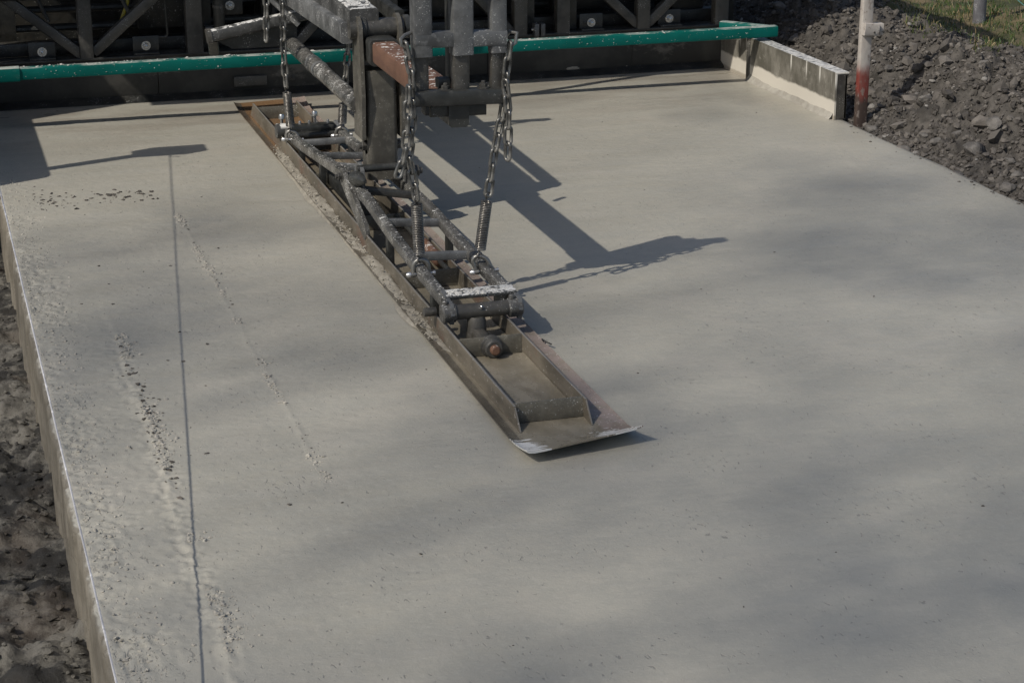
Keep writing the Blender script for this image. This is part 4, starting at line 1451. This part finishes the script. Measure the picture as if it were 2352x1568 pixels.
# crawler legs outside the slab
for (x0, x1) in ((-1.0, -0.22), (4.75, 5.35)):
    xm = (x0 + x1) / 2; w = x1 - x0
    y0 = 7.30 if x0 < 0 else 10.4
    y1 = y0 + 2.1
    zb = -0.27 if x0 < 0 else 0.03
    prof = []
    for k in range(0, 13):
        a = math.pi / 2 + math.pi * k / 12
        prof.append(Vector((x0, y0 + 0.3 + 0.3 * math.cos(a), zb + 0.3 + 0.3 * math.sin(a))))
    for k in range(0, 13):
        a = -math.pi / 2 + math.pi * k / 12
        prof.append(Vector((x0, y1 - 0.3 + 0.3 * math.cos(a), zb + 0.3 + 0.3 * math.sin(a))))
    tr = part('crawler_track', MB().prism(prof, (w, 0, 0)), 'rubber', pm)
    for k in range(9):
        yy = y0 + 0.28 + k * (y1 - y0 - 0.56) / 8
        part('track_pad', MB().box((xm, yy, zb + 0.61), (w, 0.12, 0.03), 0.004), 'dark', tr)
    part('leg', MB().beam((xm, (y0 + y1) / 2, zb + 0.5), (xm, (y0 + y1) / 2, 1.5), 0.22, 0.22, 0.02), 'dark', pm)
    part('leg_arm', MB().beam((xm, (y0 + y1) / 2, 1.42), (0.3 if x0 < 0 else 3.6, 9.5, 1.42), 0.2, 0.2, 0.02), 'dark', pm)
part('track_cover', MB().box((-0.60, 8.15, 0.52), (0.80, 1.7, 0.36), 0.03), 'dark', pm)
# grade sensor with its arm (its shadow falls into the picture)
part('sensor_arm', MB().beam((-0.6, 7.28, 0.80), (0.04, 7.50, 0.90), 0.05, 0.085, 0.006), 'dark', pm)
se = part('grade_sensor', MB().box((0.085, 7.51, 0.92), (0.20, 0.12, 0.11), 0.01), 'dark', pm)
part('sensor_wand', MB().tube([(0.13, 7.50, 0.90), (0.122, 7.44, 0.865), (0.165, 7.42, 0.862)], 0.004, 8), 'zinc', se)

# ------------------------------------------------------------------ green beam
gb = thing('green_beam', 'long green painted square steel beam with cement specks', 'beam', (2.05, 8.48, 0.24))
part('beam_tube', MB().beam((0.395, 8.48, 0.2415), (3.815, 8.48, 0.245), 0.050, 0.050, 0.007), 'green', gb)
part('beam_sleeve', MB().beam((0.16, 8.478, 0.2405), (0.396, 8.478, 0.2415), 0.058, 0.058, 0.007), 'green', gb)
part('end_return', MB().beam((3.780, 8.500, 0.245), (3.625, 8.675, 0.247), 0.050, 0.047, 0.007), 'green', gb, 'short green tube welded to the beam end and caked with cement')
for x in (0.19,):
    part('hanger', MB().beam((x, 8.506, 0.23), (x, MACHY + 0.10, 0.23), 0.03, 0.02, 0.003), 'black', gb)
splat(gb, lambda r: (r.uniform(0.2, 3.8), 8.48 + r.uniform(-0.020, 0.022), 0.2675 + 0.001 * r.random()), 420, 0.0012, 0.009, 81)
splat(gb, lambda r: (r.uniform(0.2, 3.8), 8.4545, 0.245 + r.uniform(-0.02, 0.02)), 150, 0.0008, 0.0035, 82)

# ------------------------------------------------------------------ side form on the right
fm = thing('side_form', 'stained steel side form with white-splashed top flange along the slab edge', 'form', (3.75, 8.0, 0.0))
FXI = SX1 - 0.035
part('form_plate', MB().box((FXI + 0.004, 8.115, 0.097), (0.008, 0.92, 0.195), 0.002), 'form', fm)
part('top_flange', MB().box((FXI + 0.031, 8.115, 0.198), (0.062, 0.92, 0.008), 0.002), 'form', fm)
part('end_channel', MB().prism([(FXI + 0.0085, 7.657, 0.0), (FXI + 0.055, 7.657, 0.0), (FXI + 0.055, 7.657, 0.193), (FXI + 0.0085, 7.657, 0.193)], (0, 0.008, 0)), 'post', fm)
part('end_lip', MB().box((FXI + 0.052, 7.675, 0.096), (0.008, 0.036, 0.19), 0.002), 'post', fm)
for y in (7.95, 8.25, 8.52):
    part('stiffener', MB().box((FXI + 0.034, y, 0.095), (0.05, 0.01, 0.19), 0.002), 'post', fm)
# mortar squeezed up at its foot
ys_ = np.arange(7.665, 8.58, 0.012)
rows = []
for t in np.linspace(0, 1, 6):
    hgt = 0.030 + 0.008 * fbm(ys_ * 5, ys_ * 0, 3, 410)
    rows.append(np.stack([FXI + 0.001 - (0.025 + 0.008 * fbm(ys_ * 7, ys_ * 0 + 2, 3, 411)) * t, ys_, -0.002 + hgt * (1 - t) ** 1.7 + 0.002 * fbm(ys_ * 40, ys_ * 0 + t * 9, 2, 412)], -1))
V = np.stack(rows, 1).reshape(-1, 3) - np.array(fm.location)
idx = np.arange(len(ys_) * 6).reshape(len(ys_), 6)
F = np.stack([idx[:-1, :-1], idx[1:, :-1], idx[1:, 1:], idx[:-1, 1:]], -1).reshape(-1, 4)
o = bpy.data.objects.new('mortar_fillet', np_mesh('mortar_fillet', V, F, M['crumb']))
link(o, fm)

# ------------------------------------------------------------------ stake
sk = thing('survey_stake', 'weathered stake painted white, red and brown, driven in beside the side form', 'stake', (3.812, 7.565, -0.05))
part('stake_shaft', MB().beam((3.808, 7.565, -0.12), (3.828, 7.585, 0.98), 0.050, 0.034, 0.007, up=(0, 1, 0)), 'stake', sk)
part('stake_rear_strip', MB().beam((3.842, 7.60, 0.28), (3.846, 7.602, 0.97), 0.02, 0.03, 0.004, up=(0, 1, 0)), 'stake', sk)
cb = part('clamp_block', MB().beam((3.795, 7.548, 0.402), (3.862, 7.552, 0.396), 0.03, 0.052, 0.006), 'stake', sk, 'small white clamp block on the stake')
part('clamp_plate', MB().box((3.874, 7.575, 0.395), (0.034, 0.04, 0.050), 0.006), 'stake', cb)
for x in (3.838, 3.88):
    part('nail', MB().lathe((x, 7.545, 0.388), (0, -1, 0), [(0, 0.003), (0.012, 0.003), (0.0125, 0.0045), (0.014, 0.0045)], 8), 'post', cb)

# ------------------------------------------------------------------ string line and its end peg
def edge_pt(y, z):
    """string point in the upright plane of its own straight run"""
    t = (y - 3.33) / (7.43 - 3.33)
    return Vector((0.236 + (0.130 - 0.236) * t, y, 0.0 + z))


sp = [(2.0, 0.0), (7.43, 0.865)]
pa = Vector((0.254, 1.9, -0.03)); pb = Vector((0.122, 7.44, 0.868))
pts = []
for i in range(41):
    t = i / 40
    p = pa.lerp(pb, t)
    p.z -= 0.0 * math.sin(math.pi * t)
    pts.append(p)
solo('string_line', MB().tube(pts, 0.0022, 6), 'string', pa, 'thin pale string line stretched above the slab edge to the sensor', 'string')
mb = MB().tube([(0.254, 1.86, -0.40), (0.254, 1.895, 0.02)], 0.008, 8)
solo('string_peg', mb, 'post', (0.246, 1.88, -0.28), 'steel peg that holds the end of the string line', 'peg')

# ------------------------------------------------------------------ field post and wire
z = float(terrain(np.array([5.3]), np.array([9.25]))[0])
p = oz(2248, 52, z)
pb_ = Vector((p.x, p.y, z))
solo('field_post', MB().lathe(pb_ - Vector((0, 0, 0.1)), (0.004, 0, 1), [(0, 0.034), (0.12, 0.034), (1.5, 0.033), (1.52, 0.02)], 18), 'pole', pb_, 'round grey post standing in the grass behind the soil heap', 'post')
w0 = oy(2265, -60, 8.6); w1 = oy(2420, 70, 8.2)
z1 = float(terrain(np.array([w1.x]), np.array([w1.y]))[0])
q = thing('wire_stay', 'thin teal wire running down into the grass near the grey post', 'wire', w0)
d = (w1 - w0).normalized()
part('wire_strand', MB().tube([pb_ + Vector((0, 0, 0.75)), w0, w1, w1 + d * ((w1.z - z1 + 0.1) / max(0.05, -d.z))], 0.0025, 6), 'wire', q)

# ------------------------------------------------------------------ trees towards the sun (they dapple the slab)
def tree(centre, axes, seed, label, nclump, leaves):
    """bole, a few limbs forking into the crown and loose leaf clumps spread through an ellipsoid"""
    rnd = random.Random(seed)
    r = np.random.default_rng(seed)
    C0 = Vector(centre)
    loc = Vector((C0.x, C0.y, -0.08))
    root = thing('poplar_tree', label, 'tree', loc, 'trees beside the road')
    tr = MB(); cr = MB()
    fork = Vector((C0.x, C0.y, C0.z * 0.52))
    tr.tube([loc - Vector((0, 0, 0.2)), loc.lerp(fork, 0.5) + Vector((0.1, -0.06, 0)), fork], [0.21, 0.15, 0.10], 10)
    limbs = []
    for k in range(11):
        a = k * 2.4 + rnd.uniform(-.3, .3)
        q = 0.25 + 0.65 * rnd.random()
        e = C0 + Vector((math.cos(a) * axes[0] * q, math.sin(a) * axes[1] * q, rnd.uniform(-0.5, 0.6) * axes[2]))
        m1 = fork.lerp(e, 0.45) + Vector((math.cos(a) * 0.8 + rnd.uniform(-.6, .6), math.sin(a) * 0.8 + rnd.uniform(-.6, .6), 0.2))
        m2 = fork.lerp(e, 0.75) + Vector((rnd.uniform(-.5, .5), rnd.uniform(-.5, .5), 0.2))
        tr.tube([fork - Vector((0, 0, 0.15)), m1, m2, e], [0.04, 0.008, 0.005, 0.003], 7)
        limbs += [m1.lerp(m2, 0.5), m2, m2.lerp(e, 0.5), e]
    pos = []; sz = []
    while len(pos) < nclump:
        v = r.uniform(-1, 1, 3)
        if np.linalg.norm(v) < 1:
            pos.append(np.array(C0) + v * np.array(axes)); sz.append(r.uniform(0.10, 0.28))
    allp = []
    for p, g_ in zip(pos, sz):
        pv = Vector(p)
        near_ = min(limbs, key=lambda q_: (q_ - pv).length)
        mid = near_.lerp(pv, 0.5) + Vector((rnd.uniform(-.3, .3), rnd.uniform(-.3, .3), rnd.uniform(-.2, .3)))
        cr.tube([near_, mid, pv], [0.006, 0.004, 0.002], 4)
        k = int(leaves * (g_ / 0.22) ** 2)
        allp.append(p + r.normal(0, 1, (k, 3)) * np.array([g_, g_, g_ * 0.65]))
    P_ = np.concatenate(allp)
    n = len(P_)
    A = r.normal(size=(n, 3)); A /= np.linalg.norm(A, axis=1)[:, None]
    B = np.cross(A, r.normal(size=(n, 3))); B /= np.linalg.norm(B, axis=1)[:, None]
    s = r.uniform(0.03, 0.055, n)[:, None]
    Vv = np.stack([P_ - A * s * 1.5, P_ + B * s * 0.7, P_ + A * s * 1.5, P_ - B * s * 0.7], 1).reshape(-1, 3) - np.array(loc)
    part('trunk', tr, 'bark', root, ang=60)
    part('twigs', cr, 'bark', root, ang=60)
    o_ = bpy.data.objects.new('crown', np_mesh('crown', Vv, np.arange(n * 4).reshape(-1, 4), M['leaf'], False))
    link(o_, root)
    o_['kind'] = 'stuff'
    return root


def towards_sun(x, y, t):
    return (x - 0.92 * t, y - 0.44 * t, t)


tree(towards_sun(3.0, 2.5, 21), (5.0, 5.0, 2.6), 5, 'tall thinly leaved poplar beside the road, nearer the string peg', 350, 28)
tree(towards_sun(4.9, 6.2, 21), (3.0, 3.0, 1.8), 8, 'tall thinly leaved poplar beside the road, nearer the paving machine', 40, 18)
